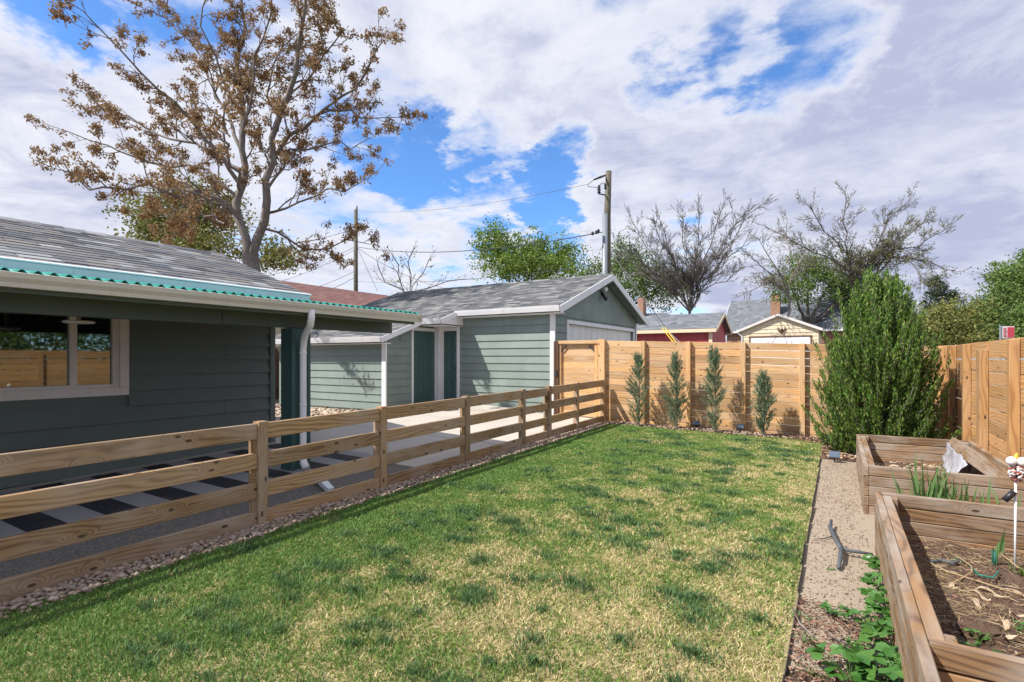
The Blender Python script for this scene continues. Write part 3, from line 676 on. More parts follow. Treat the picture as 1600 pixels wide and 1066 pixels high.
BY = 11.10
def ztop(x): return 1.895 - .0316 * (x + 4.4)
bf = thing('privacy_fence', (-1.5, BY, .1), 'tall cedar board fence across the back of the lawn', 'fence')
bx = [-4.47, -3.54, -2.60, -1.57, -.57, .45, 1.50]
for a, b_ in zip(bx[:-1], bx[1:]):
    for k_ in range(14):
        h = .131; zo = .07 + k_ * .1385
        lo = min(ztop(a), ztop(b_)) - zo - h / 2
        if lo < float(g((a + b_) / 2, BY)) - .14: continue
        board('board', (a - .0, BY + .03, ztop(a) - zo), (b_ - .004, BY + .03, ztop(b_) - zo), .022, h, 'cedar', bf, jit=.004)
for i, x in enumerate(bx):
    wd = .15 if i == 0 else .09
    board('post', (x, BY - .028, float(g(x, BY)) - .1), (x, BY - .028, ztop(x) + (.0 if i else .02)), .09, wd, 'cedar', bf, side=(1, 0, 0))
rfx = 1.50
rfn = thing('privacy_fence', (rfx, 7, .05), 'tall warm cedar board fence along the right side behind the raised beds', 'fence')
ry = [-1, 1.2, 2.6, 4.0, 5.3, 6.95, 8.27, 9.18, 10.2, 10.98]
for a, b_ in zip(ry[:-1], ry[1:]):
    for k_ in range(12):
        h, zo = (.20, .10) if k_ == 0 else (.133, .215 + .07 + (k_ - 1) * .1425)
        z = 1.70 - zo
        if z < .02: continue
        board('board', (rfx + .0, a, z), (rfx + .0, b_ - .004, z + random.uniform(-.004, .004)), .024, h, 'cedar_warm', rfn, jit=.008)
for i, y in enumerate(ry[1:]):
    wd = .20 if abs(y - 8.27) < .01 else .10
    board('post', (rfx - .055, y, -.1), (rfx - .055, y, 1.60 if wd > .15 else 1.685), .08, wd, 'cedar_warm', rfn)
# gate in the tall fence
tg = thing('gate', (-5.1, 11.2, .15), 'tall cedar gate with framed boards between the garage corner and back fence', 'gate')
GYt = 11.16; gx0, gx1 = -5.60, -4.62
for k_ in range(12): 
    z = 1.76 - k_ * .1385
    if z > .22: board('board', (gx0 + .09, GYt + .03, z), (gx1 - .02, GYt + .03, z), .02, .136, 'cedar', tg, jit=.004)
for x in (gx0 + .055, gx1 - .01): board('gate_stile', (x, GYt - .01, .2), (x, GYt - .01, 1.83), .05, .08, 'cedar', tg, side=(1, 0, 0))
board('header', (gx0 + .01, GYt - .03, 1.872), (gx1 + .05, GYt - .03, 1.865), .07, .075, 'cedar', tg)
for s, x in ((1, gx0 + .10), (-1, gx1 - .06)): board('corner_brace', (x, GYt - .02, 1.66), (x + s * .13, GYt - .02, 1.80), .02, .03, 'dark_metal', tg)
for x in (-5.655, -5.585): board('jamb', (x, GYt - .03, .15), (x, GYt - .03, 1.90), .09, .055, 'dark_wood', tg, side=(1, 0, 0))
MB().box(-5.64, -5.58, GYt - .10, GYt - .076, 1.08, 1.22).build('latch', 'dark_metal', tg)
# dark picket fence behind the house
pf = thing('picket_fence', (-15.4, 10.5, .3), 'dark brown weathered picket fence glimpsed past the house corner', 'fence')
for i in range(34):
    y = 7.6 + i * .145; hz = random.uniform(1.75, 1.95)
    MB().poly([(-15.4, y, .15), (-15.4, y + .125, .15), (-15.4, y + .125, hz - .06), (-15.4, y + .0625, hz), (-15.4, y, hz - .06), (-15.38, y, .15), (-15.38, y + .125, .15), (-15.38, y + .125, hz - .06), (-15.38, y + .0625, hz), (-15.38, y, hz - .06)],
              [(4, 3, 2, 1, 0), (5, 6, 7, 8, 9), (0, 1, 6, 5), (1, 2, 7, 6), (2, 3, 8, 7), (3, 4, 9, 8), (4, 0, 5, 9)]).build('picket', 'dark_wood', pf)
for z in (.5, 1.5): board('rail', (-15.36, 7.5, z), (-15.36, 12.6, z), .04, .09, 'dark_wood', pf)

# ------------------------------------------------------------------ raised beds
SOIL = .15
def raised_bed(label, x0, x1, y0, y1, zt, soil_z, n=5, skip_right=False, ext=0.0):
    bed = thing('raised_bed', ((x0 + x1) / 2, (y0 + y1) / 2, 0), label, 'planter')
    h = zt / n
    for i in range(n):
        z = h * (i + .5) + .005; hh = h - .004
        for nm, a, b_ in (('side_board', (x0 + .022, y0 - ext), (x0 + .022, y1)), ('end_board', (x0 + .045, y0 + .022), (x1, y0 + .022)), ('end_board', (x0 + .045, y1 - .022), (x1, y1 - .022)), ('side_board', (x1 + .022, y0), (x1 + .022, y1))):
            if skip_right and a[0] > x1 and i > 3: continue
            zz = z + (.004 if nm == 'end_board' and i == n - 1 else 0)
            board(nm, (*a, zz), (*b_, zz), .042, hh, 'bed_wood', bed, jit=.004)
    for x, y in ((x0 + .092, y0 + .092), (x0 + .092, y1 - .092), (x1 - .05, y0 + .092), (x1 - .05, y1 - .092)):
        board('corner_post', (x, y, 0), (x, y, zt - .006), .09, .09, 'bed_wood', bed)
    nx, ny = 24, 40; xs = np.linspace(x0 + .045, x1, nx); ys = np.linspace(y0 + .045, y1 - .045, ny); X, Y = np.meshgrid(xs, ys)
    Z = soil_z + .09 * (fbm(X * 3, Y * 3) - .5) + .05 * (fbm(X * 14, Y * 14) - .5)
    i = np.arange(ny - 1)[:, None] * nx + np.arange(nx - 1)[None]
    tag(np_mesh('soil', np.stack([X, Y, Z], -1).reshape(-1, 3), np.stack([i, i + 1, i + nx + 1, i + nx], -1).reshape(-1, 4), 'soil', bed, smooth=True), kind='stuff')
    return bed
bed1 = raised_bed('weathered plank raised bed nearest the camera filled with straw and soil', .235, 1.40, 2.42, 4.95, .47, SOIL, ext=.42)
board('inner_cap', (.307, 2.468, .4535), (.307, 4.855, .4535), .053, .035, 'bed_wood', bed1)
MB().box(.219, .2205, 3.42, 3.50, .452, .462).build('staple', 'dark_metal', bed1)
bed2 = raised_bed('plank raised bed beside the large juniper with a loose plank inside', .20, 1.36, 6.06, 8.54, .475, .14)
board('inner_cap', (.272, 6.11, .4585), (.272, 8.445, .4585), .053, .035, 'bed_wood', bed2)
lp = board('loose_plank', (1.17, 8.35, .47), (1.27, 6.20, .42), .045, .14, 'bed_wood', None, side=(.5, 0, 1)); tag(lp, 'loose grey plank leaning inside the bed beside the juniper', 'plank')
# crumpled plastic sheet beside the plank
nx, ny = 14, 22; U, Vv = np.meshgrid(np.linspace(0, 1, nx), np.linspace(0, 1, ny)); 
X = 1.13 - .05 * U - .12 * U * Vv + .05 * (fbm(U * 6 + 3, Vv * 9) - .5); Y = 8.30 - 1.15 * Vv + .1 * (fbm(U * 5, Vv * 7 + 5) - .5); Z = .475 - .22 * U ** .7 - .06 * Vv + .05 * (fbm(U * 7, Vv * 11) - .5)
i = np.arange(ny - 1)[:, None] * nx + np.arange(nx - 1)[None]
o = np_mesh('plastic_sheet', np.stack([X, Y, Z], -1).reshape(-1, 3), np.stack([i, i + 1, i + nx + 1, i + nx], -1).reshape(-1, 4), 'plastic_white'); tag(o, 'crumpled white plastic sheet lying against the loose plank', 'plastic sheet')
sm = o.modifiers.new('thick', 'SOLIDIFY'); sm.thickness = .003
# lawn edging
eg = thing('lawn_edging', (-.22, 5, .03), 'thin black edging strip between the lawn and the granite path', 'edging')
yy = 1.0
while yy < 8.85:
    L = random.uniform(.4, 1.1); ye = min(yy + L, 8.88); x = -.222 + random.uniform(-.008, .008)
    if random.random() < .72: board('strip', (x, yy, float(g(x, yy)) - .006 + random.uniform(-.014, .008)), (x + random.uniform(-.01, .01), ye, float(g(x, ye)) - .006 + random.uniform(-.014, .010)), .009, .045, 'black_plastic', eg); yy = ye + .03

# ------------------------------------------------------------------ vegetation helpers
def atZ(c, r, z):
    d = ray(c, r); return Vector((0, 0, CZ)) + d * ((z - CZ) / d.z)
def unit(a): return a / np.maximum(np.linalg.norm(a, axis=-1, keepdims=True), 1e-9)
def cards(C, D, L, W, curl=0.0):
    """diamond leaves: C centres, D long axis, L lengths, W widths -> verts, quads"""
    n = len(C); D = unit(D); A = unit(np.cross(D, rng.normal(size=(n, 3)))); L = L[:, None]; W = W[:, None]
    nrm = np.cross(D, A)
    V = np.stack([C - D * L / 2, C + A * W / 2 + nrm * W * curl, C + D * L / 2, C - A * W / 2 + nrm * W * curl], 1).reshape(-1, 3)
    return V, np.arange(4 * n).reshape(-1, 4)
def leaf_mesh(name, C, D, L, W, mat, parent, curl=.15):
    V, T = cards(C, D, L, W, curl); return np_mesh(name, V, T, mat, parent)

def jitter_line(pts, step, amp):
    out = [Vector(pts[0])]
    for a, b_ in zip(pts[:-1], pts[1:]):
        a, b_ = Vector(a), Vector(b_); n = max(1, int((b_ - a).length / step))
        for i in range(1, n + 1):
            p = a.lerp(b_, i / n)
            out.append(p + Vector((random.gauss(0, amp), random.gauss(0, amp), random.gauss(0, amp))))
    return out
class Tree:
    def __init__(s, twist=.25, upb=.15, minr=.006): s.mb = MB(); s.tips = []; s.twist = twist; s.upb = upb; s.minr = minr
    def limb(s, pts, r0, r1, sides=6, step=.5, amp=.05):
        ln = jitter_line(pts, step, amp); n = len(ln)
        rad = [max(s.minr, r0 + (r1 - r0) * (i / max(1, n - 1)) ** .8) for i in range(n)]
        s.mb.tube(ln, rad, sides, cap=False); return ln, rad
    def sprout(s, ln, rad, levels, length, spacing, ang=(.6, 1.0), start=.2, shrink=.6, sides=4):
        acc = 0; total = sum((ln[i + 1] - ln[i]).length for i in range(len(ln) - 1)); pos = 0
        nxt = total * start
        for i in range(len(ln) - 1):
            seg = ln[i + 1] - ln[i]; sl_ = seg.length
            while pos + sl_ > nxt:
                f = (nxt - pos) / sl_; p = ln[i] + seg * f; t = seg.normalized()
                a = random.uniform(*ang); ax = t.orthogonal().normalized(); ax.rotate(Quaternion(t, random.uniform(0, 6.283)))
                d = (t * math.cos(a) + ax * math.sin(a)); d.z += s.upb; d.normalize()
                frac = nxt / total
                s.branch(p, d, length * random.uniform(.55, 1.15) * (1 - .45 * frac), min(rad[i] * .6, length * .02 + .004), levels, spacing, ang, shrink, sides)
                nxt += spacing * random.uniform(.6, 1.4)
            pos += sl_
        d = (ln[-1] - ln[-2]).normalized()
        s.branch(ln[-1], d, length * .6, rad[-1], levels, spacing, ang, shrink, sides)
    def branch(s, p, d, length, r, levels, spacing, ang, shrink, sides):
        n = max(2, min(6, int(length / .25))); pts = [p.copy()]; q = p.copy(); dd = d.copy()
        for i in range(n):
            dd = (dd + Vector((random.gauss(0, s.twist), random.gauss(0, s.twist), random.gauss(0, s.twist) + s.upb * .5)) * .6).normalized()
            q = q + dd * (length / n); pts.append(q.copy())
        rad = [max(s.minr, r * (1 - .8 * i / n)) for i in range(n + 1)]
        s.mb.tube(pts, rad, max(3, sides), cap=False)
        if levels > 1: s.sprout(pts, rad, levels - 1, length * shrink, spacing * .62, ang, .25, shrink, 3)
        else: s.tips.append((pts[-1], dd.copy())); s.tips.append((pts[len(pts) // 2], dd.copy()))
def tips_arr(t): return np.array([tuple(p) for p, d in t.tips]), np.array([tuple(d) for p, d in t.tips])
def px_line(pts, t0, dt=0.0):
    n = len(pts) - 1; return [atT(c, r, t0 + dt * i / max(1, n)) for i, (c, r) in enumerate(pts)]

# ------------------------------------------------------------------ tall tree with brown seed clusters
T0 = 17.0; base = atT(394, 560, T0); base.z = float(g(base.x, base.y)) - .05
tr = thing('seed_tree', base, 'tall tree covered in brown seed clusters rising behind the house', 'tree')
t = Tree(.30, .10, .007)
fork = atT(390, 396, T0)
t.limb([base, atT(396, 440, T0), fork], .31, .25, 10, .6, .015)
limbs = [([(373, 300), (352, 240), (345, 200), (350, 150)], .08, .015, -5.5), ([(388, 400), (374, 345), (373, 290), (375, 230), (380, 170), (372, 100), (380, 40), (372, -60)], .24, .03, 0),
         ([(394, 400), (408, 345), (420, 280), (432, 215), (455, 150), (470, 80), (480, 10), (500, -70)], .25, .03, -1.5),
         ([(374, 345), (345, 315), (300, 296), (255, 305), (205, 290), (130, 300), (55, 272)], .12, .02, -2.0),
         ([(373, 330), (325, 312), (262, 320), (220, 340)], .08, .015, 2.5), ([(374, 345), (320, 312), (270, 297), (235, 285)], .06, .015, -5.0),
         ([(374, 290), (335, 240), (290, 195), (250, 160), (195, 120), (150, 80), (105, 25)], .12, .018, -2.6),
         ([(374, 265), (320, 235), (250, 215), (190, 200), (130, 165), (80, 145)], .10, .015, 1.5),
         ([(375, 235), (350, 180), (320, 120), (285, 70), (240, 20), (235, -40)], .10, .015, 2.5),
         ([(376, 220), (395, 150), (400, 90), (425, 30), (430, -50)], .09, .015, -2.0),
         ([(424, 262), (455, 215), (500, 180), (545, 150), (580, 110), (600, 75)], .13, .018, -2.2),
         ([(500, 180), (550, 170), (590, 185), (620, 178)], .06, .012, -1.0),
         ([(416, 300), (460, 240), (510, 225), (560, 230), (590, 215)], .08, .013, 2.2),
         ([(410, 335), (450, 325), (500, 305), (545, 295), (583, 282)], .08, .012, -1.2),
         ([(405, 355), (440, 365), (480, 385), (520, 390), (552, 372), (582, 380)], .08, .012, 1.0),
         ([(436, 205), (420, 130), (445, 70), (500, 40), (520, 20)], .07, .012, 2.0),
         ([(372, 310), (310, 265), (240, 255), (160, 240), (100, 215), (60, 200)], .10, .014, -.5),
         ([(345, 350), (310, 340), (280, 350), (255, 360)], .05, .012, 3.0),
         ([(450, 160), (510, 90), (540, 50), (500, -20)], .06, .012, -2.8),
         ([(378, 180), (330, 90), (300, 40), (310, -40)], .07, .012, -1.2)]
for pts, r0, r1, dt in limbs:
    big = r0 > .2
    pts = [(390 + (c_ - 390) * (.86 if c_ < 390 else .95), r_) for c_, r_ in pts]
    ln, rad = t.limb(px_line(pts, T0, dt), r0 * .62, r1, 7, .45, .07)
    if dt < -4: t.sprout(ln, rad, 3, .85, .62, (.45, .95), .3, .58); continue  # limbs reaching forward, added so the tree casts dappled shade on the garage wall
    t.sprout(ln, rad, 3, 1.25 if not big else 1.35, .40 if not big else .46, (.45, .95), .15 if not big else .22, .58)
t.mb.build('trunk', 'bark', tr, True)
P, D = tips_arr(t)
lowb = rng.random(len(P)) < .27; P = P[lowb]; nper = 27
C = np.repeat(P, nper, 0) + rng.normal(size=(len(P) * nper, 3)) * np.array([.075, .075, .06])
Dl = rng.normal(size=C.shape) + np.array([0, 0, -.7])
leaf_mesh('crown', C, Dl, rng.uniform(.07, .16, len(C)), rng.uniform(.03, .06, len(C)), 'seed_brown', tr)
print('seed tree tips', len(P), 'leaves', len(C))

# ------------------------------------------------------------------ leafy trees built of clumps on limbs
def leafy(name, label, c, t0, blobs, mat, bark='bark_dark', n=220, per=26, size=.16, group='trees beyond the fences', trunk_r=.22, cat='tree', clump=.45, twigs=True, fork=.35):
    """blobs: (col, row, rx px, ry px, depth offset); leaves fill the outer shell of each blob in clumps"""
    bs = atT(c, HY, t0); bs.z = float(g(bs.x, bs.y)) - .07
    root = thing(name, bs, label, cat, group)
    tt = Tree(.3, .1, .012); low = min(atT(b_[0], b_[1], t0).z for b_ in blobs)
    top = Vector((bs.x, bs.y, bs.z + (low - bs.z) * fork * 1.4 + .3))
    ln, rad = tt.limb([bs, top], trunk_r, trunk_r * .8, 8, .6, .03)
    CC = []
    for (bc, br, rx, ry, dz) in blobs:
        ce = atT(bc, br, t0 + dz); sx, sz = rx * t0 / F, ry * t0 / F
        ln, rad = tt.limb([top, top.lerp(ce, .55) + Vector((0, 0, .05 * (ce - top).length)), ce], trunk_r * .55, .03, 6, .5, .06)
        if twigs: tt.sprout(ln, rad, 2, max(sx, sz) * .9, max(sx, sz) * .28, (.5, 1.1), .35, .55)
        m_ = max(20, int(n * 1.5 * (rx * ry) / sum(q[2] * q[3] for q in blobs)))
        q = unit(rng.normal(size=(m_, 3))) * (rng.random((m_, 1)) ** .45) * (1 + .18 * rng.normal(size=(m_, 1)))
        CC.append(np.array(tuple(ce)) + q * np.array([sx, sx * .9, sz]))
    tt.mb.build('trunk', bark, root, True)
    CC = np.concatenate(CC); CC = CC[CC[:, 2] > bs.z + .2]
    per = int(per * 1.9); rad = clump * .82 * rng.uniform(.4, 1.4, (len(CC), 1)); C = np.repeat(CC, per, 0) + rng.normal(size=(len(CC) * per, 3)) * np.repeat(rad, per, 0) * np.array([1, 1, .7])
    leaf_mesh('crown', C, rng.normal(size=C.shape), rng.uniform(.6, 1.3, len(C)) * size, rng.uniform(.4, .8, len(C)) * size, mat, root)
    return root
leafy('leafy_tree', 'pale green tree showing through the limbs of the brown seed tree', 285, 24, [(255, 350, 60, 55, 0), (320, 335, 60, 55, 1), (310, 385, 60, 25, -1), (430, 400, 36, 24, 0)], 'leaf_olive', n=300, per=18, size=.16, clump=.42)
leafy('leafy_tree', 'lime green leafy tree behind the green garage roof', 818, 40, [(775, 385, 38, 32, 0), (830, 395, 40, 30, 1), (800, 415, 50, 28, -1), (880, 402, 34, 24, 1), (860, 425, 45, 22, -1)], 'leaf_lime', n=230, per=24, size=.20, clump=.48, trunk_r=.3)
leafy('leafy_tree', 'soft green tree standing directly behind the near utility pole', 955, 44, [(925, 432, 34, 26, 0), (975, 410, 36, 36, 1), (1000, 440, 50, 40, -1), (1045, 445, 40, 38, 0)], 'leaf_mid', n=200, per=20, size=.20, clump=.6, trunk_r=.3)
leafy('ivy_tree', 'dense dark green ivy clad tree above the grey roofed house', 1262, 44, [(1262, 420, 42, 26, 0), (1235, 450, 36, 24, -1), (1300, 440, 42, 28, 0), (1340, 455, 46, 30, 1), (1360, 445, 30, 20, -1)], 'leaf_mid', n=230, per=26, size=.18, clump=.45, trunk_r=.35, twigs=False)
leafy('leafy_tree', 'bushy olive green tree above the right fence beside the pine', 1475, 30, [(1450, 508, 44, 26, 0), (1500, 500, 50, 34, 1), (1420, 520, 40, 22, -1), (1480, 530, 60, 18, 0)], 'leaf_olive', n=260, per=26, size=.15, clump=.34, trunk_r=.25)
leafy('leafy_tree', 'bushy green tree above the right fence behind the red sign', 1580, 30, [(1545, 510, 50, 30, 0), (1610, 505, 60, 36, 0), (1570, 530, 60, 18, -1)], 'leaf_mid', n=220, per=26, size=.15, clump=.34, trunk_r=.25)
leafy('leafy_tree', 'tall dark green tree at the right edge of the picture', 1620, 34, [(1585, 440, 40, 26, 0), (1615, 425, 50, 32, 1), (1570, 470, 40, 24, -1), (1630, 470, 60, 40, 0)], 'leaf_mid', n=240, per=28, size=.17, clump=.42, trunk_r=.3)
for lab, x, y in (('green tree beyond the right fence reflected at left in the house window', 9.5, 7.0), ('green tree beyond the right fence reflected at right in the house window', 10.0, 10.5)):
    o = thing('leafy_tree', (x, y, -.05), lab, 'tree', 'trees beyond the fences'); MB().tube([(x, y, -.1), (x, y, 1.5), (x, y, 3.4)], [.16, .13, .05], 8).build('trunk', 'bark_dark', o, True)
    CC = np.array([x, y, 2.7]) + unit(rng.normal(size=(420, 3))) * rng.random((420, 1)) ** .4 * np.array([2.0, 2.1, 2.0]); C = np.repeat(CC, 20, 0) + rng.normal(size=(8400, 3)) * .2
    leaf_mesh('crown', C, rng.normal(size=C.shape), rng.uniform(.09, .18, len(C)), rng.uniform(.06, .11, len(C)), 'leaf_mid', o)
# pine
ps = atT(1466, HY, 48); ps.z = float(g(ps.x, ps.y)); pine = thing('pine_tree', ps, 'small dark pine with an irregular top above the right fence', 'tree', 'trees beyond the fences')
pt = Tree(.2, .05, .02); ln, rad = pt.limb([ps, atT(1466, 470, 48), atT(1464, 432, 48)], .22, .04, 6, .6, .03); pt.mb.build('trunk', 'bark_dark', pine, True)
CC = []
for c, r, s_ in ((1464, 436, 5), (1458, 445, 9), (1470, 447, 9), (1455, 458, 12), (1472, 460, 11), (1463, 468, 14), (1486, 462, 9), (1490, 470, 10), (1478, 478, 16), (1452, 480, 14), (1462, 492, 20), (1480, 495, 22)):
    m_ = 14; CC.append(np.array(tuple(atT(c, r, 48 + random.uniform(-.5, .5)))) + rng.normal(size=(m_, 3)) * np.array([s_ * .024, s_ * .024, s_ * .018]))
CC = np.concatenate(CC); C = np.repeat(CC, 30, 0) + rng.normal(size=(len(CC) * 30, 3)) * .17
leaf_mesh('crown', C, rng.normal(size=C.shape) + np.array([0, 0, .4]), rng.uniform(.14, .30, len(C)), rng.uniform(.05, .1, len(C)), 'leaf_pine', pine)

# ------------------------------------------------------------------ bare trees
def bare(name, label, c, t0, limbs, leafmat=None, leafp=.3, nper=3, levels=3, length=2.2, spacing=.75, bark='bark_dark', lsize=.12, r=.16, twist=.22, upb=.14, minr=.013):
    bs = atT(c, HY, t0); bs.z = float(g(bs.x, bs.y)) - .07
    root = thing(name, bs, label, 'tree', 'trees beyond the fences'); tt = Tree(twist, upb, minr)
    f = px_line([limbs[0][0]], t0)[0]; tt.limb([bs, f], r * 1.3, r, 7, .7, .03)
    for i, pts in enumerate(limbs):
        ln, rad = tt.limb([f] + px_line(pts, t0, random.uniform(-3, 3))[(1 if i == 0 else 0):], r * .62, .025, 6, .7, .07)
        tt.sprout(ln, rad, levels, length, spacing, (.30, .80), .12, .62)
    tt.mb.build('trunk', bark, root, False)
    P, D = tips_arr(tt)
    if leafmat:
        sel = rng.random(len(P)) < leafp; P = P[sel]; C = np.repeat(P, nper, 0) + rng.normal(size=(len(P) * nper, 3)) * .09
        leaf_mesh('crown', C, rng.normal(size=C.shape), rng.uniform(.6, 1.3, len(C)) * lsize, rng.uniform(.35, .6, len(C)) * lsize, leafmat, root)
    print(name, len(tt.mb.v)); return root
bare('bare_tree', 'many stemmed bare tree fanning up behind the red shed', 1078, 38, [[(1078, 488), (1040, 430), (1005, 375), (985, 345)], [(1070, 460), (1052, 400), (1035, 350)], [(1085, 450), (1112, 405), (1150, 350), (1180, 322)], [(1080, 440), (1090, 390), (1092, 330)], [(1095, 455), (1130, 410), (1170, 372)], [(1060, 470), (1020, 425), (990, 400), (968, 385)], [(1082, 445), (1115, 370), (1128, 325)], [(1072, 450), (1045, 395), (1028, 365)], [(1088, 455), (1140, 395), (1160, 345)], [(1066, 465), (1030, 440), (1000, 430), (975, 420)], [(1078, 440), (1068, 370), (1062, 335)], [(1092, 460), (1120, 445), (1150, 430)]],
     None, levels=4, length=1.8, spacing=.36, upb=.10, r=.10, twist=.26, minr=.009)
bare('bare_tree', 'wide sparse tree with scattered small leaves right of the tan garage', 1338, 36, [[(1338, 470), (1325, 400), (1318, 345), (1325, 312)], [(1345, 432), (1368, 395), (1386, 345), (1415, 318)], [(1350, 425), (1392, 392), (1432, 385), (1472, 362)], [(1332, 425), (1290, 402), (1250, 384), (1212, 362)], [(1392, 392), (1425, 408), (1440, 436)], [(1375, 395), (1420, 365), (1450, 345)], [(1325, 400), (1290, 360), (1272, 330)], [(1392, 400), (1450, 410), (1478, 420)]],
     'leaf_olive', .16, 2, levels=4, length=1.8, spacing=.38, upb=.03, r=.11, twist=.30, minr=.009)
bare('bare_tree', 'grey drooping bare tree left of the grey roofed house chimney', 1222, 35, [[(1235, 470), (1215, 420), (1195, 385)], [(1225, 430), (1235, 390), (1228, 355)], [(1210, 430), (1180, 410), (1168, 400)], [(1235, 430), (1262, 400), (1270, 385)], [(1215, 440), (1190, 445), (1170, 455)]],
     'leaf_olive', .06, 2, levels=4, length=1.6, spacing=.42, bark='bark', upb=-.05, r=.07, twist=.30, minr=.009)
bare('young_tree', 'thin young tree with few leaves behind the red brown roof', 640, 30, [[(640, 470), (625, 430), (615, 400)], [(642, 450), (640, 410), (642, 392)], [(645, 450), (665, 425), (672, 405)], [(650, 455), (700, 440), (722, 436)], [(632, 455), (600, 440), (592, 418)]],
     'leaf_mid', .35, 2, levels=2, length=1.0, spacing=.5, bark='bark', r=.05, minr=.009, lsize=.14)

# ------------------------------------------------------------------ junipers
def slim_juniper(label, c, Y, h, rad):
    d = ray(c, 600); x = d.x / d.y * Y; z = float(g(x, Y)) - .02
    root = thing('slim_juniper', (x, Y, z), label, 'shrub', 'slim junipers along the back fence'); h *= random.uniform(1.06, 1.14); rad *= random.uniform(1.45, 1.75); lx, ly = random.gauss(0, .03), random.gauss(0, .02)
    m = MB().tube([(x, Y, z - .05), (x + .01, Y, z + h * .5), (x, Y + .01, z + h * .93)], [.018, .012, .004], 6); m.build('stem', 'bark', root)
    ns = 170; V = []; Dd = []; 
    for i in range(ns):
        f = random.random() ** .9 * .93; zz = z + .03 + f * h * .86; a = random.uniform(0, 6.283)
        rr = rad * (math.sin(math.pi * min(1, (f + .10) / 1.12) ** .75) * .9 + .08) * random.uniform(.55, 1.1); L = random.uniform(.12, .26)
        p0 = Vector((x + lx * f, Y + ly * f, zz)); dv = Vector((math.cos(a) * rr, math.sin(a) * rr, L))
        for j in range(46):
            s_ = random.random() ** .7; V.append(p0 + Vector((dv.x * s_ ** .8, dv.y * s_ ** .8, dv.z * s_)) + Vector((random.gauss(0, .011), random.gauss(0, .011), random.gauss(0, .012)))); Dd.append(dv.normalized() + Vector((random.gauss(0, .35), random.gauss(0, .35), random.gauss(0, .3) + .25)))
    C = np.array([tuple(v) for v in V]); D = np.array([tuple(v) for v in Dd])
    leaf_mesh('crown', C, D, rng.uniform(.025, .06, len(C)), rng.uniform(.006, .013, len(C)), 'juniper_blue', root)
slim_juniper('blue green slim juniper nearest the tall wooden gate', 998, 10.66, 1.50, .17)
slim_juniper('blue green slim juniper second from the wooden gate', 1057, 10.66, 1.46, .15)
slim_juniper('blue green slim juniper with the highest tip, third from the gate', 1117, 10.60, 1.60, .16)
slim_juniper('shortest blue green slim juniper beside the large green juniper', 1193, 10.60, 1.16, .16)

jx, jy = .50, 9.62; jz = float(g(jx, jy)) - .03
bj = thing('large_juniper', (jx, jy, jz), 'large bright green feathery juniper in the back right corner', 'shrub')
V = []; Dd = []; LL = []; m = MB(); 
def spray(p0, p1, p2, nn, wdt, fine=1.0):
    for j in range(nn):
        s_ = .12 + .88 * random.random() ** .75
        q = p0 * (1 - s_) ** 2 + p1 * (2 * s_ * (1 - s_)) + p2 * s_ * s_; tg = ((p1 - p0) * (1 - s_) + (p2 - p1) * s_).normalized()
        ww = wdt * (1.05 - s_) + .010
        V.append(q + Vector((random.gauss(0, ww), random.gauss(0, ww), random.gauss(0, ww)))); Dd.append(tg + Vector((random.gauss(0, .4), random.gauss(0, .4), random.gauss(0, .3) + .15))); LL.append(random.uniform(.03, .075) * fine)
for i in range(820):
    a = random.uniform(0, 6.283); zt = .30 + 2.32 * random.random() ** .85; zb = max(.05, zt - random.uniform(.40, .95)); lump = 1 + .14 * math.sin(a * 3 + 1.3) * math.sin(zt * 2.7 + a) + random.gauss(0, .11)
    env = .81 * math.sin(math.pi * min(1, (zt + .62) / 3.34)) ** .72 * lump
    rr = env * random.uniform(.35, 1.0) ** .6 * (1.16 if random.random() < .22 else 1.0); r0 = rr * random.uniform(.25, .55)
    p0 = Vector((jx + math.cos(a) * r0, jy + math.sin(a) * r0, jz + zb)); p2 = Vector((jx + math.cos(a) * rr, jy + math.sin(a) * rr * .95, jz + zt + random.uniform(-.10, .28)))
    p1 = p0.lerp(p2, .55) + Vector((math.cos(a) * .07, math.sin(a) * .07, -.10))
    spray(p0, p1, p2, 150, .032); m.tube([p0, p1.lerp(p2, .4), p2], [.008, .005, .002], 3, False)
for i in range(9): 
    a = i * .7; m.tube([(jx, jy, jz - .1), (jx + math.cos(a) * .12, jy + math.sin(a) * .12, jz + .5), (jx + math.cos(a) * .35, jy + math.sin(a) * .35, jz + 1.3)], [.05, .035, .012], 6, False)
m.build('trunk', 'bark', bj)
C = np.array([tuple(v) for v in V]); D = np.array([tuple(v) for v in Dd]); LL = np.array(LL)
leaf_mesh('crown', C, D, LL, LL * rng.uniform(.19, .32, len(C)), 'juniper_green', bj)

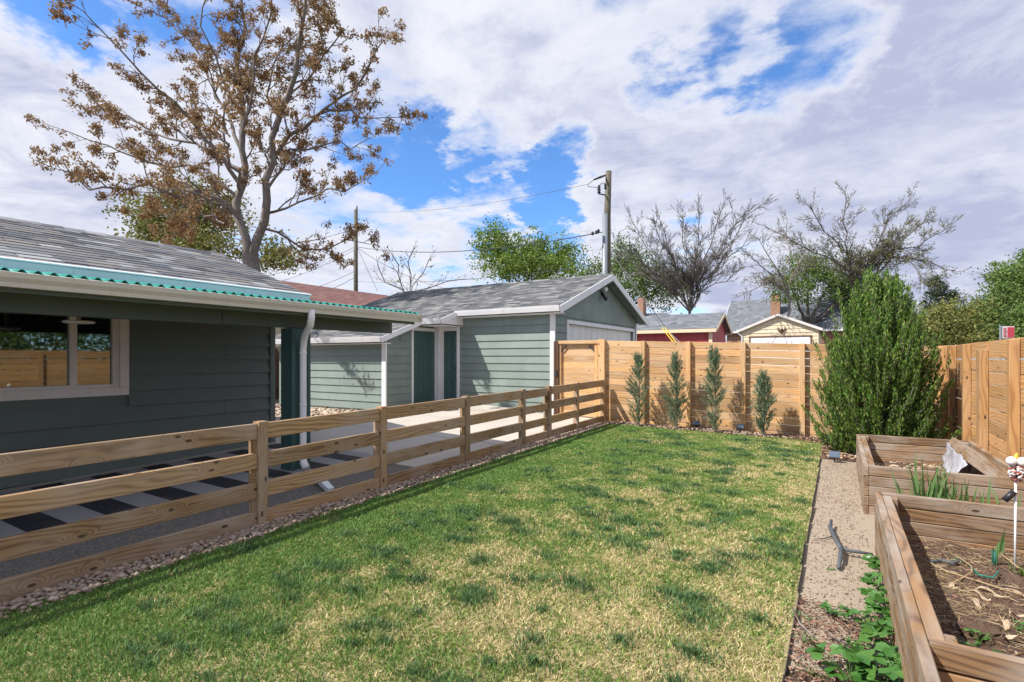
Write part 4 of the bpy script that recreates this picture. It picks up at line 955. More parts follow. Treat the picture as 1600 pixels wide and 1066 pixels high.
# ------------------------------------------------------------------ lawn grass
def lawn_points(n, y0, y1):
    P = np.stack([rng.uniform(-4.20, -.235, n), rng.uniform(y0, y1, n)], -1)
    dep = -P[:, 0] * sn + P[:, 1] * cs; lat = P[:, 0] * cs + P[:, 1] * sn
    ok = (dep > 2.0) & (np.abs(lat) < dep * 1.06)
    fx = fbm(P[:, 0] * 7, P[:, 1] * 7); ok &= P[:, 1] < 10.55 + .12 * (fx - .5)
    return P[ok], dep[ok]
def grass():
    N = 640000; P, dep = lawn_points(N, .6, 10.6)
    keep = rng.random(len(P)) < np.clip(6.0 / dep, .35, 1.0) ** 1.0; P = P[keep]; dep = dep[keep]
    x, y = P[:, 0], P[:, 1]
    big = fbm(x * .8 + 3, y * .8 + 9); mid = fbm(x * 4.3 + 30, y * 4.3 + 4); sml = fbm(x * 15 + 5, y * 15 + 8)
    side = np.clip((x + 4.2) / 4.0, 0, 1)                       # the lawn is drier towards the path
    dry = 1.0 * (mid - .5) + .85 * (big - .5) + 1.15 * (sml - .5) + .72 * (side - .52) - .10 * np.clip((y - 8.0) / 2.5, 0, 1)
    bare_ = np.exp(-(((x + 2.75) / .38) ** 2 + ((y - 8.9) / .20) ** 2)); dry += .7 * bare_
    for bx_, by_, bw in ((-1.0, 7.2, .2), (-1.9, 5.6, .22), (-.7, 4.1, .25), (-2.2, 3.3, .2), (-.55, 2.7, .2), (-1.5, 2.6, .16)): dry += .35 * np.exp(-(((x - bx_) / bw) ** 2 + ((y - by_) / bw) ** 2))
    straw = rng.random(len(P)) < np.clip(.25 + .85 * dry, .05, .80)
    k2 = (rng.random(len(P)) < np.where(straw, .62, 1.0)) & (rng.random(len(P)) > .8 * bare_); P = P[k2]; straw = straw[k2]; dry = dry[k2]; dep = dep[k2]; big = big[k2]; side = side[k2]
    h = np.where(straw, rng.uniform(.010, .026, len(P)), rng.uniform(.012, .032, len(P)) * (1.12 - .35 * np.clip(dry + .2, 0, 1)))
    colg = np.array([.150, .265, .062])[None] * (1 + .5 * (rng.random((len(P), 1)) - .5)) + np.array([.10, .055, .01])[None] * np.clip(.35 + dry[:, None] * 1.4 + .25 * rng.normal(size=(len(P), 1)), 0, 1.4)
    cols = np.array([.60, .495, .27])[None] * (.7 + .6 * rng.random((len(P), 1)))
    col = np.where(straw[:, None], cols, colg)
    # darker, longer tufts
    tx = []
    for i in range(250):
        c = (-4.0 + 3.7 * random.random() ** .7, 1.2 + random.random() ** 1.25 * 8.8); tx.append((c[0], c[1], random.uniform(.025, .12)))
    TP = []; 
    for cx_, cy_, r_ in tx:
        n_ = int(50 + 1300 * r_); a = rng.random(n_) * 6.283; q = r_ * np.abs(rng.normal(size=n_)) * 1.0 * (1 + .45 * np.sin(a * 3 + cx_ * 40) * np.sin(a * 2 + cy_ * 30))
        TP.append(np.stack([cx_ + q * np.cos(a) * 1.2, cy_ + q * np.sin(a) * .9, np.full(n_, r_)], -1))
    TP = np.concatenate(TP); TP = TP[(TP[:, 0] < -.24) & (TP[:, 0] > -4.2) & (TP[:, 1] < 10.5)]
    th = rng.uniform(.03, .065, len(TP)) * (.7 + 3 * TP[:, 2]); tc = np.array([.105, .19, .072])[None] * (1 + .9 * (rng.random((len(TP), 1)) - .5))
    P = np.concatenate([P, TP[:, :2]]); h = np.concatenate([h, th]); col = np.concatenate([col, tc]); flat = np.concatenate([straw, np.zeros(len(TP), bool)])
    n = len(P); z = g(P[:, 0], P[:, 1]) + .03 * (fbm(P[:, 0] * 2.3, P[:, 1] * 2.3) - .5) - .014
    a = rng.random(n) * 6.283; side_ = np.stack([np.cos(a), np.sin(a), np.zeros(n)], -1)
    la = rng.random(n) * 6.283; lean = np.where(flat, rng.uniform(.6, 2.4, n), rng.uniform(.1, 1.1, n)) * h
    ld = np.stack([np.cos(la) * lean, np.sin(la) * lean, np.zeros(n)], -1)
    dp = -P[:, 0] * sn + P[:, 1] * cs; wd = np.clip(.0016 + .00052 * dp, .0022, .006)[:, None] * rng.uniform(.7, 1.3, (n, 1))
    B = np.concatenate([P, z[:, None]], 1); up_ = np.array([0, 0, 1.])[None] * h[:, None]
    V = np.stack([B - side_ * wd, B + side_ * wd, B + ld * .38 + up_ * .62 + side_ * wd * .7, B + ld * .38 + up_ * .62 - side_ * wd * .7, B + ld + up_ * .97], 1).reshape(-1, 3)
    b0 = np.arange(n)[:, None] * 5; T = np.concatenate([b0 + np.array([[0, 1, 2]]), b0 + np.array([[0, 2, 3]]), b0 + np.array([[3, 2, 4]])], 1).reshape(-1, 3)
    tint = np.repeat(np.concatenate([col, np.ones((n, 1))], 1), 5, 0)
    o = np_mesh('grass', V, T, 'grass_blade', None, tint); print('grass blades', n)
    tag(o, 'patchy green and straw coloured lawn grass with darker tufts', 'grass', kind='stuff')
grass()

# ------------------------------------------------------------------ stones, mulch and litter
def ico():
    bm = bmesh.new(); bmesh.ops.create_icosphere(bm, subdivisions=1, radius=1); v = np.array([tuple(x.co) for x in bm.verts]); f = np.array([[q.index for q in p.verts] for p in bm.faces]); bm.free(); return v, f
def scatter_stones(name, label, P, s0, s1, mat, cat, smooth=True):
    v, f = ico(); n = len(P); S = rng.uniform(s0, s1, (n, 1, 1)) * rng.uniform(.6, 1.3, (n, 1, 3)) * np.array([1, 1, .62]); a = rng.random(n) * 6.283
    vv = v[None] * (1 + .16 * rng.normal(size=(n, len(v), 1))) * S; ca, sa = np.cos(a)[:, None], np.sin(a)[:, None]
    vx = vv[..., 0] * ca - vv[..., 1] * sa; vy = vv[..., 0] * sa + vv[..., 1] * ca
    V = np.stack([vx, vy, vv[..., 2]], -1) + P[:, None, :]; T = (np.arange(n) * len(v))[:, None, None] + f[None]
    tag(np_mesh(name, V.reshape(-1, 3), T.reshape(-1, 3), mat, smooth=smooth), label, cat, kind='stuff')
n = 5200; x = -4.37 + .02 + rng.random(n) ** 1.3 * .25; y = rng.uniform(.4, 10.6, n); ok = y > .2
scatter_stones('river_rocks', 'strip of tan river rocks along the foot of the rail fence', np.stack([x, y, g(x, y) + rng.uniform(-.008, .016, n)], -1), .011, .026, 'river_rock', 'stones')
n = 700; x = rng.uniform(-4.3, 0, n); y = 10.98 - rng.random(n) ** 1.5 * .42
scatter_stones('border_stones', 'pale stones scattered along the foot of the back fence', np.stack([x, y, g(x, y) + rng.uniform(-.004, .014, n)], -1), .012, .030, 'river_rock', 'stones')
n = 1400; x = rng.uniform(-15, -8.35, n); y = rng.uniform(5.5, 9.2, n)
scatter_stones('yard_gravel', 'pale gravel between the house and the garage', np.stack([x, y, g(x, y) + rng.uniform(-.01, .01, n)], -1), .02, .05, 'river_rock', 'gravel')
n = 2600; x = rng.uniform(-.2, .2, n); y = rng.uniform(2.0, 8.8, n)
scatter_stones('path_grit', 'fine loose grit on the granite path', np.stack([x, y, g(x, y) - .004 + rng.uniform(-.002, .004, n)], -1), .003, .008, 'river_rock', 'grit')
def litter(name, label, C, L, W, mat, cat, flat=.25, parent=None):
    D = rng.normal(size=C.shape); D[:, 2] *= flat; V, T = cards(C, D, L, W, .25); tag(np_mesh(name, V, T, mat, parent), label, cat, kind='stuff')
def surf(x, y, d=0.0): return np.stack([x, y, g(x, y) + d], -1)
n = 4200; x = rng.uniform(-.21, .25, n); y = .8 + rng.random(n) ** .8 * 2.9
litter('bark_mulch', 'brown bark mulch around the strawberry plants', surf(x, y, rng.uniform(.0, .022, n)), rng.uniform(.012, .045, n), rng.uniform(.004, .014, n), 'mulch', 'mulch')
n = 5200; x = rng.uniform(-.75, 1.45, n); y = rng.uniform(8.9, 11.0, n); ok = (x > -.22) | (y > 10.15 - .5 * x); x = x[ok]; y = y[ok]
litter('bark_mulch', 'red brown bark mulch around the large juniper', surf(x, y, rng.uniform(.0, .028, len(x))), rng.uniform(.025, .07, len(x)), rng.uniform(.01, .028, len(x)), 'mulch', 'mulch')
n = 8000; x = rng.uniform(.30, 1.36, n); y = rng.uniform(2.5, 4.88, n); dn = fbm(x * 2.6 + 8, y * 2.6); ok = rng.random(n) < np.clip((dn - .36) * 3.4, .06, 1); x = x[ok]; y = y[ok]
def soilz(x, y, s=SOIL): return s + .09 * (fbm(x * 3, y * 3) - .5) + .05 * (fbm(x * 14, y * 14) - .5)
litter('straw', 'dry pale straw strewn over the soil of the near raised bed', np.stack([x, y, soilz(x, y) + rng.uniform(0, .03, len(x))], -1), rng.uniform(.02, .12, len(x)), rng.uniform(.0012, .0036, len(x)), 'straw', 'straw', .18)
n = 3600; x = rng.uniform(.29, 1.38, n); y = rng.uniform(2.48, 4.9, n)
litter('bark_mulch', 'dark bark crumbs on the soil of the near raised bed', np.stack([x, y, soilz(x, y) + rng.uniform(0, .012, n)], -1), rng.uniform(.008, .03, n), rng.uniform(.004, .012, n), 'mulch', 'mulch')
n = 900; x = rng.uniform(.28, 1.2, n); y = rng.uniform(6.15, 8.45, n)
litter('dry_leaves', 'dry leaves and straw on the soil of the bed by the juniper', np.stack([x, y, soilz(x, y, .14) + rng.uniform(0, .03, n)], -1), rng.uniform(.02, .09, n), rng.uniform(.006, .03, n), 'dead_leaf', 'leaves')
n = 240; x = rng.uniform(-.2, .5, n); y = rng.uniform(8.9, 10.4, n)
litter('dry_leaves', 'pale dry leaves on the mulch under the large juniper', surf(x, y, rng.uniform(.015, .035, n)), rng.uniform(.03, .07, n), rng.uniform(.015, .03, n), 'dead_leaf', 'leaves')

# ------------------------------------------------------------------ buildings beyond the fence
def gable_house(name, label, cat, x0, x1, y0, y1, z0, ze, zr, axis, wall, roofm, over=.3, fascia='white_paint', tabs=0.30, ex=.2):
    """box with a gable roof; axis is the ridge direction"""
    root = thing(name, ((x0 + x1) / 2, (y0 + y1) / 2, z0), label, cat)
    m = MB().box(x0, x1, y0, y1, z0 - .3, ze)
    if axis == 'x':
        ym = (y0 + y1) / 2
        m.poly([(x0, y0, ze), (x0, y1, ze), (x0, ym, zr - .1), (x1, y0, ze), (x1, y1, ze), (x1, ym, zr - .1)], [(0, 2, 1), (3, 4, 5), (0, 3, 5, 2), (1, 2, 5, 4), (0, 1, 4, 3)])
    else:
        xm = (x0 + x1) / 2
        m.poly([(x0, y0, ze), (x1, y0, ze), (xm, y0, zr - .1), (x0, y1, ze), (x1, y1, ze), (xm, y1, zr - .1)], [(0, 1, 2), (3, 5, 4), (0, 2, 5, 3), (1, 4, 5, 2), (0, 3, 4, 1)])
    m.build('wall', wall, root)
    for s_ in (-1, 1):
        if axis == 'x':
            half = (y1 - y0) / 2; yr = (y0 + y1) / 2; pit = (zr - ze) / half; ye = yr + s_ * (half + over); zz = zr - pit * (half + over)
            e0, e1, r0, r1 = (x0 - over, ye, zz), (x1 + over, ye, zz), (x0 - over, yr, zr), (x1 + over, yr, zr)
        else:
            half = (x1 - x0) / 2; xr = (x0 + x1) / 2; pit = (zr - ze) / half; xe = xr + s_ * (half + over); zz = zr - pit * (half + over)
            e0, e1, r0, r1 = (xe, y0 - over, zz), (xe, y1 + over, zz), (xr, y0 - over, zr), (xr, y1 + over, zr)
        e0, e1, r0, r1 = map(Vector, (e0, e1, r0, r1)); u = (e1 - e0); v = r0 - e0; n_ = u.cross(v).normalized()
        q = [e0, e1, r1, r0]
        if n_.z < 0: n_ = -n_; q = q[::-1]
        d = slab_between(q, n_, .06, 'roof', roofm, root)
        if (axis == 'x' and s_ < 0) or (axis == 'y' and s_ > 0): shingles(d, e0 + n_ * .003, u, u.length, v, v.length, ex, tabs * .6, tabs * 1.4, roofm)
        off = Vector((0, s_ * .015, 0)) if axis == 'x' else Vector((s_ * .015, 0, 0))
        board('fascia', e0 + off + Vector((0, 0, -.10)), e1 + off + Vector((0, 0, -.10)), .03, .16, fascia, root)
        for a, b_ in ((e0, r0), (e1, r1)):
            sg = -1 if a is e0 else 1; o2 = Vector((sg * .016, 0, -.09)) if axis == 'x' else Vector((0, sg * .016, -.09))
            board('rake_board', a + o2, b_ + o2, .03, .15, fascia, root)
    return root
rs = gable_house('shed', 'dark red shed with a blue grey shingle roof across the alley', 'shed', -13.5, -5.05, 26, 29.6, .55, 3.0, 3.75, 'x', 'red_paint', 'shingle_blue', .25, 'tan_paint')
for i in range(21): board('batten', (-13.4 + i * .405, 25.985, .5), (-13.4 + i * .405, 25.985, 2.85), .03, .045, 'red_paint', rs, side=(1, 0, 0))
board('corner_trim', (-5.10, 25.97, .5), (-5.10, 25.97, 2.86), .03, .16, 'tan_paint', rs, side=(1, 0, 0))
TY = 38.0; tzl = .75
tx0, tx1 = atY(1158, 520, TY).x, atY(1279, 520, TY).x; tpk = atY(1218, 490, TY).z; tev = atY(1160, 513, TY).z
tgar = gable_house('tan_garage', 'tan sided garage with white overhead door beyond the back fence', 'garage', tx0, tx1, TY, TY + 7, tzl, tev - .05, tpk, 'y', 'tan_paint', 'shingle_blue', .22, 'window_trim')
xm = (tx0 + tx1) / 2; hw = (tx1 - tx0) / 2; dz0, dz1 = atY(1173, 527, TY).x, atY(1266, 527, TY).x; dt = atY(1220, 527, TY).z
siding(tgar, 'x', TY, tx0, tx1, tzl, tpk - .15, .24, 'tan_paint', -1, clip=lambda z: (tx0, tx1) if z < tev else (xm - hw * max(0, (tpk - .12 - z) / (tpk - tev)), xm + hw * max(0, (tpk - .12 - z) / (tpk - tev))), holes=((dz0 - .1, dz1 + .1, 0, dt + .1),))
gdt = MB().box(dz0, dz1, TY - .03, TY - .002, tzl, dt).build('garage_door', 'metal_white', tgar)
MB().box(dz0 - .1, dz1 + .1, TY - .07, TY - .002, dt, dt + .09).build('door_trim', 'dark_wood', tgar)
for x in (dz0 - .05, dz1 + .05): board('door_trim', (x, TY - .03, tzl), (x, TY - .03, dt - .002), .05, .09, 'dark_wood', tgar, side=(1, 0, 0))
for i in range(4): MB().box(dz0 + .05, dz1 - .05, TY - .045, TY - .03, tzl + .05 + i * .52, tzl + .53 + i * .52).build('door_panel', 'metal_white', gdt)
MB().tube([(tx0 - .22, TY - .25, tev - .16), (tx0 - .1, TY - .12, tev - .4), (tx0 + .06, TY - .06, tev - .55), (tx0 + .06, TY - .06, tzl)], .05, 8).build('downspout', 'metal_white', tgar, True)
oc = atY(1221, 516, TY - .08)
orn = thing('wall_ornament', (oc.x, oc.y, oc.z), 'bronze antler shaped ornament on the tan garage gable', 'ornament')
for s_ in (-1, 1):
    MB().tube([oc + Vector((s_ * .03, 0, -.1)), oc + Vector((s_ * .16, 0, -.02)), oc + Vector((s_ * .22, 0, .12)), oc + Vector((s_ * .17, 0, .2))], [.05, .045, .035, .015], 6).build('antler', 'dark_wood', orn, True)
MB().lathe([(.01, -.22), (.07, -.14), (.09, -.02), (.06, .06), (.01, .1)], oc, 10).build('body', 'dark_wood', orn, True)
HYn = 50.0
nx0, nx1 = atY(1128, 500, HYn).x, atY(1300, 500, HYn).x
nh = gable_house('neighbour_house', 'house with a broad slate grey roof behind the tan garage', 'house', nx0 + .4, nx1 + 3, HYn, HYn + 9, 1.1, atY(1200, 512, HYn).z, atY(1200, 468, HYn + 4.5).z, 'x', 'brick_red', 'shingle_blue', .4)
chp = atY(1212, 490, HYn + 2.0)
ch = MB().box(chp.x - .36, chp.x + .36, HYn + 1.7, HYn + 2.4, chp.z - 1.0, atY(1212, 459, HYn + 2).z).build('chimney', 'brick_red', nh)
c2 = atT(1003, 480, 33)
MB().box(c2.x - .18, c2.x + .18, c2.y - .3, c2.y + .3, 3.4, atT(1003, 466, 33).z).build('chimney_stack', 'brick_red')
o = bpy.data.objects['chimney_stack']; adopt(o, None)
gh = gable_house('neighbour_house', 'low house with a brick chimney hidden behind the garage gable', 'house', c2.x - 6, c2.x + 1.2, c2.y - 3, c2.y + 4, 1.0, 3.2, 4.3, 'x', 'brick_red', 'shingle_blue')
adopt(o, gh); o.name = 'chimney'
rxr = -19.0; ra = atX(432, 436, rxr); rb = atX(610, 461, rxr)
rh = gable_house('neighbour_house', 'neighbouring house with a red brown shingle roof beyond the porch', 'house', rxr - 3.4, rxr + 3.4, ra.y - 6, rb.y - .3, .4, ra.z - 1.5, ra.z - .05, 'y', 'tan_paint', 'shingle_red', .35)

# ------------------------------------------------------------------ utility poles and wires
pb = atT(949, 560, 20.0); pb.z = float(g(pb.x, pb.y)) - .1; ptop = atT(951, 268, 20.0); pmid = atT(949, 335, 20.0)
up1 = thing('utility_pole', pb, 'near utility pole with grey riser rising behind the garage gable', 'utility pole')
MB().tube([pb, pmid, ptop], [.15, .125, .11], 12).build('shaft', 'pole_wood', up1, True)
MB().tube([pb + Vector((-.06, -.10, 0)), pmid + Vector((-.05, -.08, 0))], [.13, .115], 10).build('riser', 'grey_metal', up1, True)
a = atT(946, 305, 19.9); b_ = atT(936, 303, 19.6)
br = MB().tube([a, b_, b_ + Vector((0, 0, .25))], .03, 6).build('bracket', 'dark_metal', up1)
MB().lathe([(.03, 0), (.07, .05), (.04, .10), (.07, .15), (.04, .2), (.06, .25), (.02, .32)], atT(936, 303, 19.6), 10).build('insulator', 'dark_metal', up1, True)
MB().lathe([(.03, 0), (.06, .05), (.03, .10), (.06, .15), (.03, .2)], atT(946, 296, 19.8), 8).build('insulator', 'dark_metal', up1, True)
MB().tube([ptop + Vector((-.1, 0, -.12)), atT(938, 277, 19.7), atT(928, 281, 19.5)], [.03, .045, .03], 6).build('strain_insulator', 'dark_metal', up1)
MB().tube([atT(928, 281, 19.5), atT(919, 288, 19.4), atT(919, 292, 19.4), atT(932, 293, 19.5), atT(936, 296, 19.6)], .013, 4).build('jumper', 'wire_black', up1)
MB().tube([atT(936, 296, 19.6), atT(938, 288, 19.6), atT(943, 286, 19.7), atT(947, 288, 19.8)], .013, 4).build('jumper', 'wire_black', up1)
for c, r in ((926, 365), (932, 363), (935, 361)): MB().lathe([(.02, 0), (.06, .04), (.06, .10), (.02, .14)], atT(c, r + 3, 19.8), 8).build('splice', 'dark_metal', up1)
p2 = atT(556, 560, 36.0); p2.z = float(g(p2.x, p2.y)); p2t = atT(556, 328, 36.0)
up2 = thing('utility_pole', p2, 'slender far utility pole rising behind the red brown roof', 'utility pole')
MB().tube([p2, p2t], [.17, .12], 10).build('shaft', 'pole_wood', up2, True)
MB().lathe([(.03, 0), (.07, .06), (.03, .12), (.06, .2), (.02, .26)], p2t + Vector((.1, 0, .0)), 8).build('insulator', 'dark_metal', up2, True)
def wire(label, a, b_, sag, r=.014, n=14):
    a, b_ = Vector(a), Vector(b_); pts = [a.lerp(b_, i / n) - Vector((0, 0, sag * 4 * (i / n) * (1 - i / n))) for i in range(n + 1)]
    m = MB().tube(pts, r, 4, False); o = m.build('wire', 'wire_black'); tag(o, label, 'wire', 'overhead wires'); return o
wire('thick cable strung between the two utility poles', atT(947, 362, 19.9), atT(558, 386, 36), .55, .022)
wire('lower thin cable between the two utility poles', atT(947, 412, 19.9), atT(558, 440, 36), .3, .012)
wire('topmost thin line running left from the near pole top', atT(919, 288, 19.4), atT(558, 330, 36), .4, .007)
wire('cable slanting left from the far pole below the seed tree limb', atT(555, 386, 36), atT(330, 440, 30), .5, .016)
wire('lower cable slanting left from the far pole', atT(555, 390, 36), atT(330, 462, 30), .5, .014)
wire('service cable from the far pole to the red brown roof, upper', atT(554, 424, 36), atT(380, 470, 30), .4, .016)
wire('service cable from the far pole to the red brown roof, lower', atT(554, 434, 36), atT(400, 478, 30), .4, .018)
wire('cable slanting right and down from the far pole', atT(558, 387, 36), atT(700, 452, 33), .35, .014)
wire('steep guy wire running down right from the far pole', atT(558, 387, 36), atT(590, 455, 34), .0, .012)
for c0, c1, lab, mt in ((1034, 1060, 'yellow guy wire guard nearest the green garage above the back fence', 'yellow_plastic'), (1039, 1064, 'second yellow guy wire guard above the back fence', 'yellow_plastic'), (1046, 1072, 'grey guy wire guard beside the yellow ones above the fence', 'grey_metal')):
    a = atT(c0, 512 if mt[0] == 'y' else 520, 17.5); b_ = atT(c1, 545, 16.6); d = (b_ - a).normalized(); lo = b_ + d * ((b_.z - .25) / max(.2, -d.z))
    gw = thing('guy_wire', lo, lab, 'guy wire')
    MB().tube([a, lo], .016, 8).build('guard', mt, gw, True); MB().tube([a, ptop.lerp(pb, .35)], .009, 4).build('wire', 'wire_black', gw)

# red sign above the right fence
sg = atT(1563, 560, 12.0); sgz = float(g(sg.x, sg.y)); stp = atT(1563, 508, 12.0)
sign = thing('sign', (sg.x, sg.y, sgz), 'small red and white sign on a metal post above the right fence', 'sign')
MB().tube([(sg.x, sg.y, sgz), stp], .018, 8).build('post', 'grey_metal', sign)
cA = atT(1565, 510, 12.0); cB = atT(1585, 529, 12.0); ux = Vector((cB.x - cA.x, cB.y - cA.y, 0)); L_ = ux.length; ux.normalize()
pn = board('panel', Vector((cA.x, cA.y, (cA.z + cB.z) / 2)), Vector((cB.x, cB.y, (cA.z + cB.z) / 2)), .012, cA.z - cB.z, 'lamp_white', sign)
nv = Vector((ux.y, -ux.x, 0)) * .012
board('red_field', Vector((cA.x, cA.y, (cA.z + cB.z) / 2)) + ux * L_ * .42 + nv, Vector((cA.x, cA.y, (cA.z + cB.z) / 2)) + ux * L_ * .96 + nv, .008, (cA.z - cB.z) * .86, 'sign_red', sign)
for i in range(4): board('print_mark', Vector((cA.x, cA.y, cB.z + (cA.z - cB.z) * (.2 + .2 * i))) + ux * L_ * .1 + nv, Vector((cA.x, cA.y, cB.z + (cA.z - cB.z) * (.2 + .2 * i))) + ux * L_ * (.36 - .05 * (i % 2)) + nv, .006, .028, 'sign_red', sign)

# ------------------------------------------------------------------ small garden things
def solar_light(label, c, r, yaw=0):
    p = atZ(c, r, .10); p = atZ(c, r, float(g(p.x, p.y)) + .05); z = float(g(p.x, p.y))
    o = thing('solar_light', (p.x, p.y, z), label, 'garden light', 'solar garden lights')
    MB().tube([(p.x, p.y, z - .02), (p.x, p.y, z + .08)], .009, 6).build('stake', 'black_plastic', o)
    h = board('panel', Vector((p.x, p.y, z + .10)) + Vector((-.065, 0, 0)), Vector((p.x, p.y, z + .10)) + Vector((.065, 0, 0)), .11, .022, 'solar_panel', o, side=(0, -.9, 1))
    MB().tube([(p.x, p.y + .02, z + .085), (p.x, p.y + .09, z + .07)], [.03, .04], 10).build('lamp_head', 'dark_metal', o, True)
solar_light('small black solar light between the first two slim junipers', 1020, 657)
solar_light('small black solar light between the second and third slim junipers', 1088, 664)
solar_light('small black solar light between the third and shortest slim junipers', 1157, 670)
solar_light('small black solar light in the mulch nearer the back fence', 1292, 690)
solar_light('small black solar light at the end of the granite path', 1304, 716)

def leaflet(m, p, d, n_, L, W):
    d = d.normalized(); s_ = d.cross(n_).normalized(); n2 = s_.cross(d)
    pts = [p, p + d * L * .3 + s_ * W * .42 + n2 * W * .10, p + d * L * .68 + s_ * W * .46 + n2 * W * .10, p + d * L - n2 * L * .08, p + d * L * .68 - s_ * W * .46 + n2 * W * .10, p + d * L * .3 - s_ * W * .42 + n2 * W * .10, p + d * L * .5 - n2 * W * .04]
    m.poly(pts, [(0, 1, 6), (1, 2, 6), (2, 3, 6), (3, 4, 6), (4, 5, 6), (5, 0, 6)])
def strawberry(label, x, y, size, n_, z=None):
    z = float(g(x, y)) - .01 if z is None else z; o = thing('strawberry_plant', (x, y, z), label, 'plant', 'strawberry plants along the near bed')
    st = MB()
    for i in range(n_):
        a = random.uniform(0, 6.283); rr = size * random.uniform(.15, 1.0); h = size * random.uniform(.35, .85) * (1.15 - .4 * rr / size)
        tip = Vector((x + math.cos(a) * rr, y + math.sin(a) * rr, z + .03 + h)); mid = Vector((x + math.cos(a) * rr * .5, y + math.sin(a) * rr * .5, z + .02 + h * .7))
        st.tube([(x, y, z), mid, tip], .0022, 3, False)
        lf = MB(); L = size * random.uniform(.36, .55); up_ = Vector((random.gauss(0, .55), random.gauss(0, .55), 1)).normalized()
        out = Vector((math.cos(a), math.sin(a), random.uniform(-.25, .2)))
        for da in (-1.15, 0, 1.15):
            d = out.copy(); d.rotate(Quaternion((0, 0, 1), da)); leaflet(lf, tip, d, up_, L, L * .78)
        lf.build('leaf', 'strawberry_leaf', o, True)
    st.build('stems', 'strawberry_leaf', o)
for lab, c, r, s_, n_ in (('dense strawberry plant at the far end of the row beside the near bed', 1381, 885, .11, 16), ('strawberry plant just below the farthest one in the row', 1378, 918, .12, 16), ('broad leaved strawberry plant halfway along the near bed side', 1386, 955, .13, 15),
    ('strawberry plant with yellowing leaves below the middle of the row', 1368, 972, .09, 9), ('large strawberry plant against the near bed board', 1402, 1020, .14, 17), ('strawberry plant at the lower left, spreading onto the mulch', 1330, 1048, .13, 13),
    ('strawberry plant cut by the bottom edge of the picture', 1390, 1062, .13, 15), ('small strawberry plant apart from the row on the bare path', 1303, 948, .07, 9), ('tiny strawberry seedling between the mulch and the row', 1338, 1000, .05, 6)):
    p = atZ(c, r + 12, .03); strawberry(lab, p.x, p.y, s_ * 1.05, int(n_ * 1.5))

def blade_plant(name, label, x, y, z, n_, h, spread, cat, group=None, mat='iris_leaf', w_=.016, lean=.25):
    o = thing(name, (x, y, z), label, cat, group)
    for i in range(n_):
        bx_, by_ = x + random.gauss(0, spread), y + random.gauss(0, spread * .5); hh = h * random.uniform(.55, 1.1); a = random.uniform(0, 6.283); ln_ = hh * random.uniform(.05, lean)
        yaw = random.uniform(0, 3.14); sv = Vector((math.cos(yaw), math.sin(yaw), 0)); m = MB(); pts = []
        for j in range(5):
            f = j / 4; c = Vector((bx_ + math.cos(a) * ln_ * f * f, by_ + math.sin(a) * ln_ * f * f, z - .02 + hh * (f - .12 * f * f * (ln_ / hh) * 4))); ww = w_ * (1 - f ** 2.5) * .5 + .0008
            pts += [c - sv * ww, c + sv * ww]
        m.poly(pts, [(2 * j, 2 * j + 1, 2 * j + 3, 2 * j + 2) for j in range(4)]); m.build('leaf', mat, o, True)
    return o
for lab, c, n_, h, sp in (('tall green iris clump leftmost behind the near bed', 1445, 38, .70, .07), ('green iris clump right beside the tallest one', 1480, 26, .62, .05), ('short sparse iris clump left of the stake ornament', 1520, 14, .54, .07), ('small iris clump at the right edge behind the near bed', 1556, 14, .52, .07), ('single low iris shoot at the bed corner', 1418, 4, .42, .03)):
    p = atY(c, 780, 5.62); blade_plant('iris_clump', lab, p.x, 5.62, float(g(p.x, 5.62)), n_, h, sp, 'plant', 'irises between the raised beds', w_=.028)
for lab, c, r, n_, h in (('tulip like shoot bound with a teal tie in the near bed', 1553, 880, 3, .22), ('second green shoot beside the teal tied one', 1566, 868, 3, .24)):
    p = atZ(c, r, SOIL + .02); o = blade_plant('bulb_shoot', lab, p.x, p.y, SOIL, n_, h, .008, 'plant', 'bulb shoots in the near bed', w_=.030, lean=.15)
    if c == 1553: MB().tube([(p.x, p.y, SOIL), (p.x + .004, p.y, SOIL + .05), (p.x, p.y, SOIL + .10)], [.012, .015, .013], 8).build('tie', 'teal_plastic', o, True)
p = atZ(1602, 893, SOIL + .02); blade_plant('bushy_herb', 'low green tufted herb at the right edge of the near bed', p.x, p.y, SOIL, 60, .10, .035, 'plant', mat='juniper_green', w_=.006, lean=.9)
for i, (c, r) in enumerate(((1530, 1000), (1510, 1012), (1590, 985), (1548, 1030))):
    p = atZ(c, r, SOIL + .02); strawberry(['small seedling leaves left of the dark clod in the near bed', 'yellow green seedling by the near bed end board', 'seedling among the straw at the right edge', 'seedling below the dark clod in the straw'][i], p.x, p.y, .045, 5, SOIL)
# stake with beaded bird
p = atZ(1586, 888, SOIL + .01); sk = thing('garden_stake', (p.x, p.y, SOIL), 'beaded bird ornament on a thin white stake in the near bed', 'ornament')
T_ = (p - Vector((0, 0, CZ))).dot(Vector((-sn, cs, 0))); zat = lambda r: CZ + (HY - r) / F * T_
MB().tube([(p.x, p.y, SOIL - .04), (p.x + .003, p.y, zat(750))], .0065, 8).build('rod', 'metal_white', sk, True)
P3 = []; 
bc = Vector((p.x + .006, p.y, zat(738)))
for i in range(150):
    d = Vector((random.gauss(0, 1), random.gauss(0, 1), random.gauss(0, 1))).normalized(); P3.append(bc + Vector((d.x * .034, d.y * .034, d.z * .055)))
v_, f_ = ico(); n = len(P3); PA = np.array([tuple(q) for q in P3]); Vb = (v_[None] * rng.uniform(.007, .011, (n, 1, 1)) + PA[:, None]).reshape(-1, 3); Tb = ((np.arange(n) * len(v_))[:, None, None] + f_[None]).reshape(-1, 3)
np_mesh('body', Vb, Tb, 'bird_beads', sk, smooth=True)
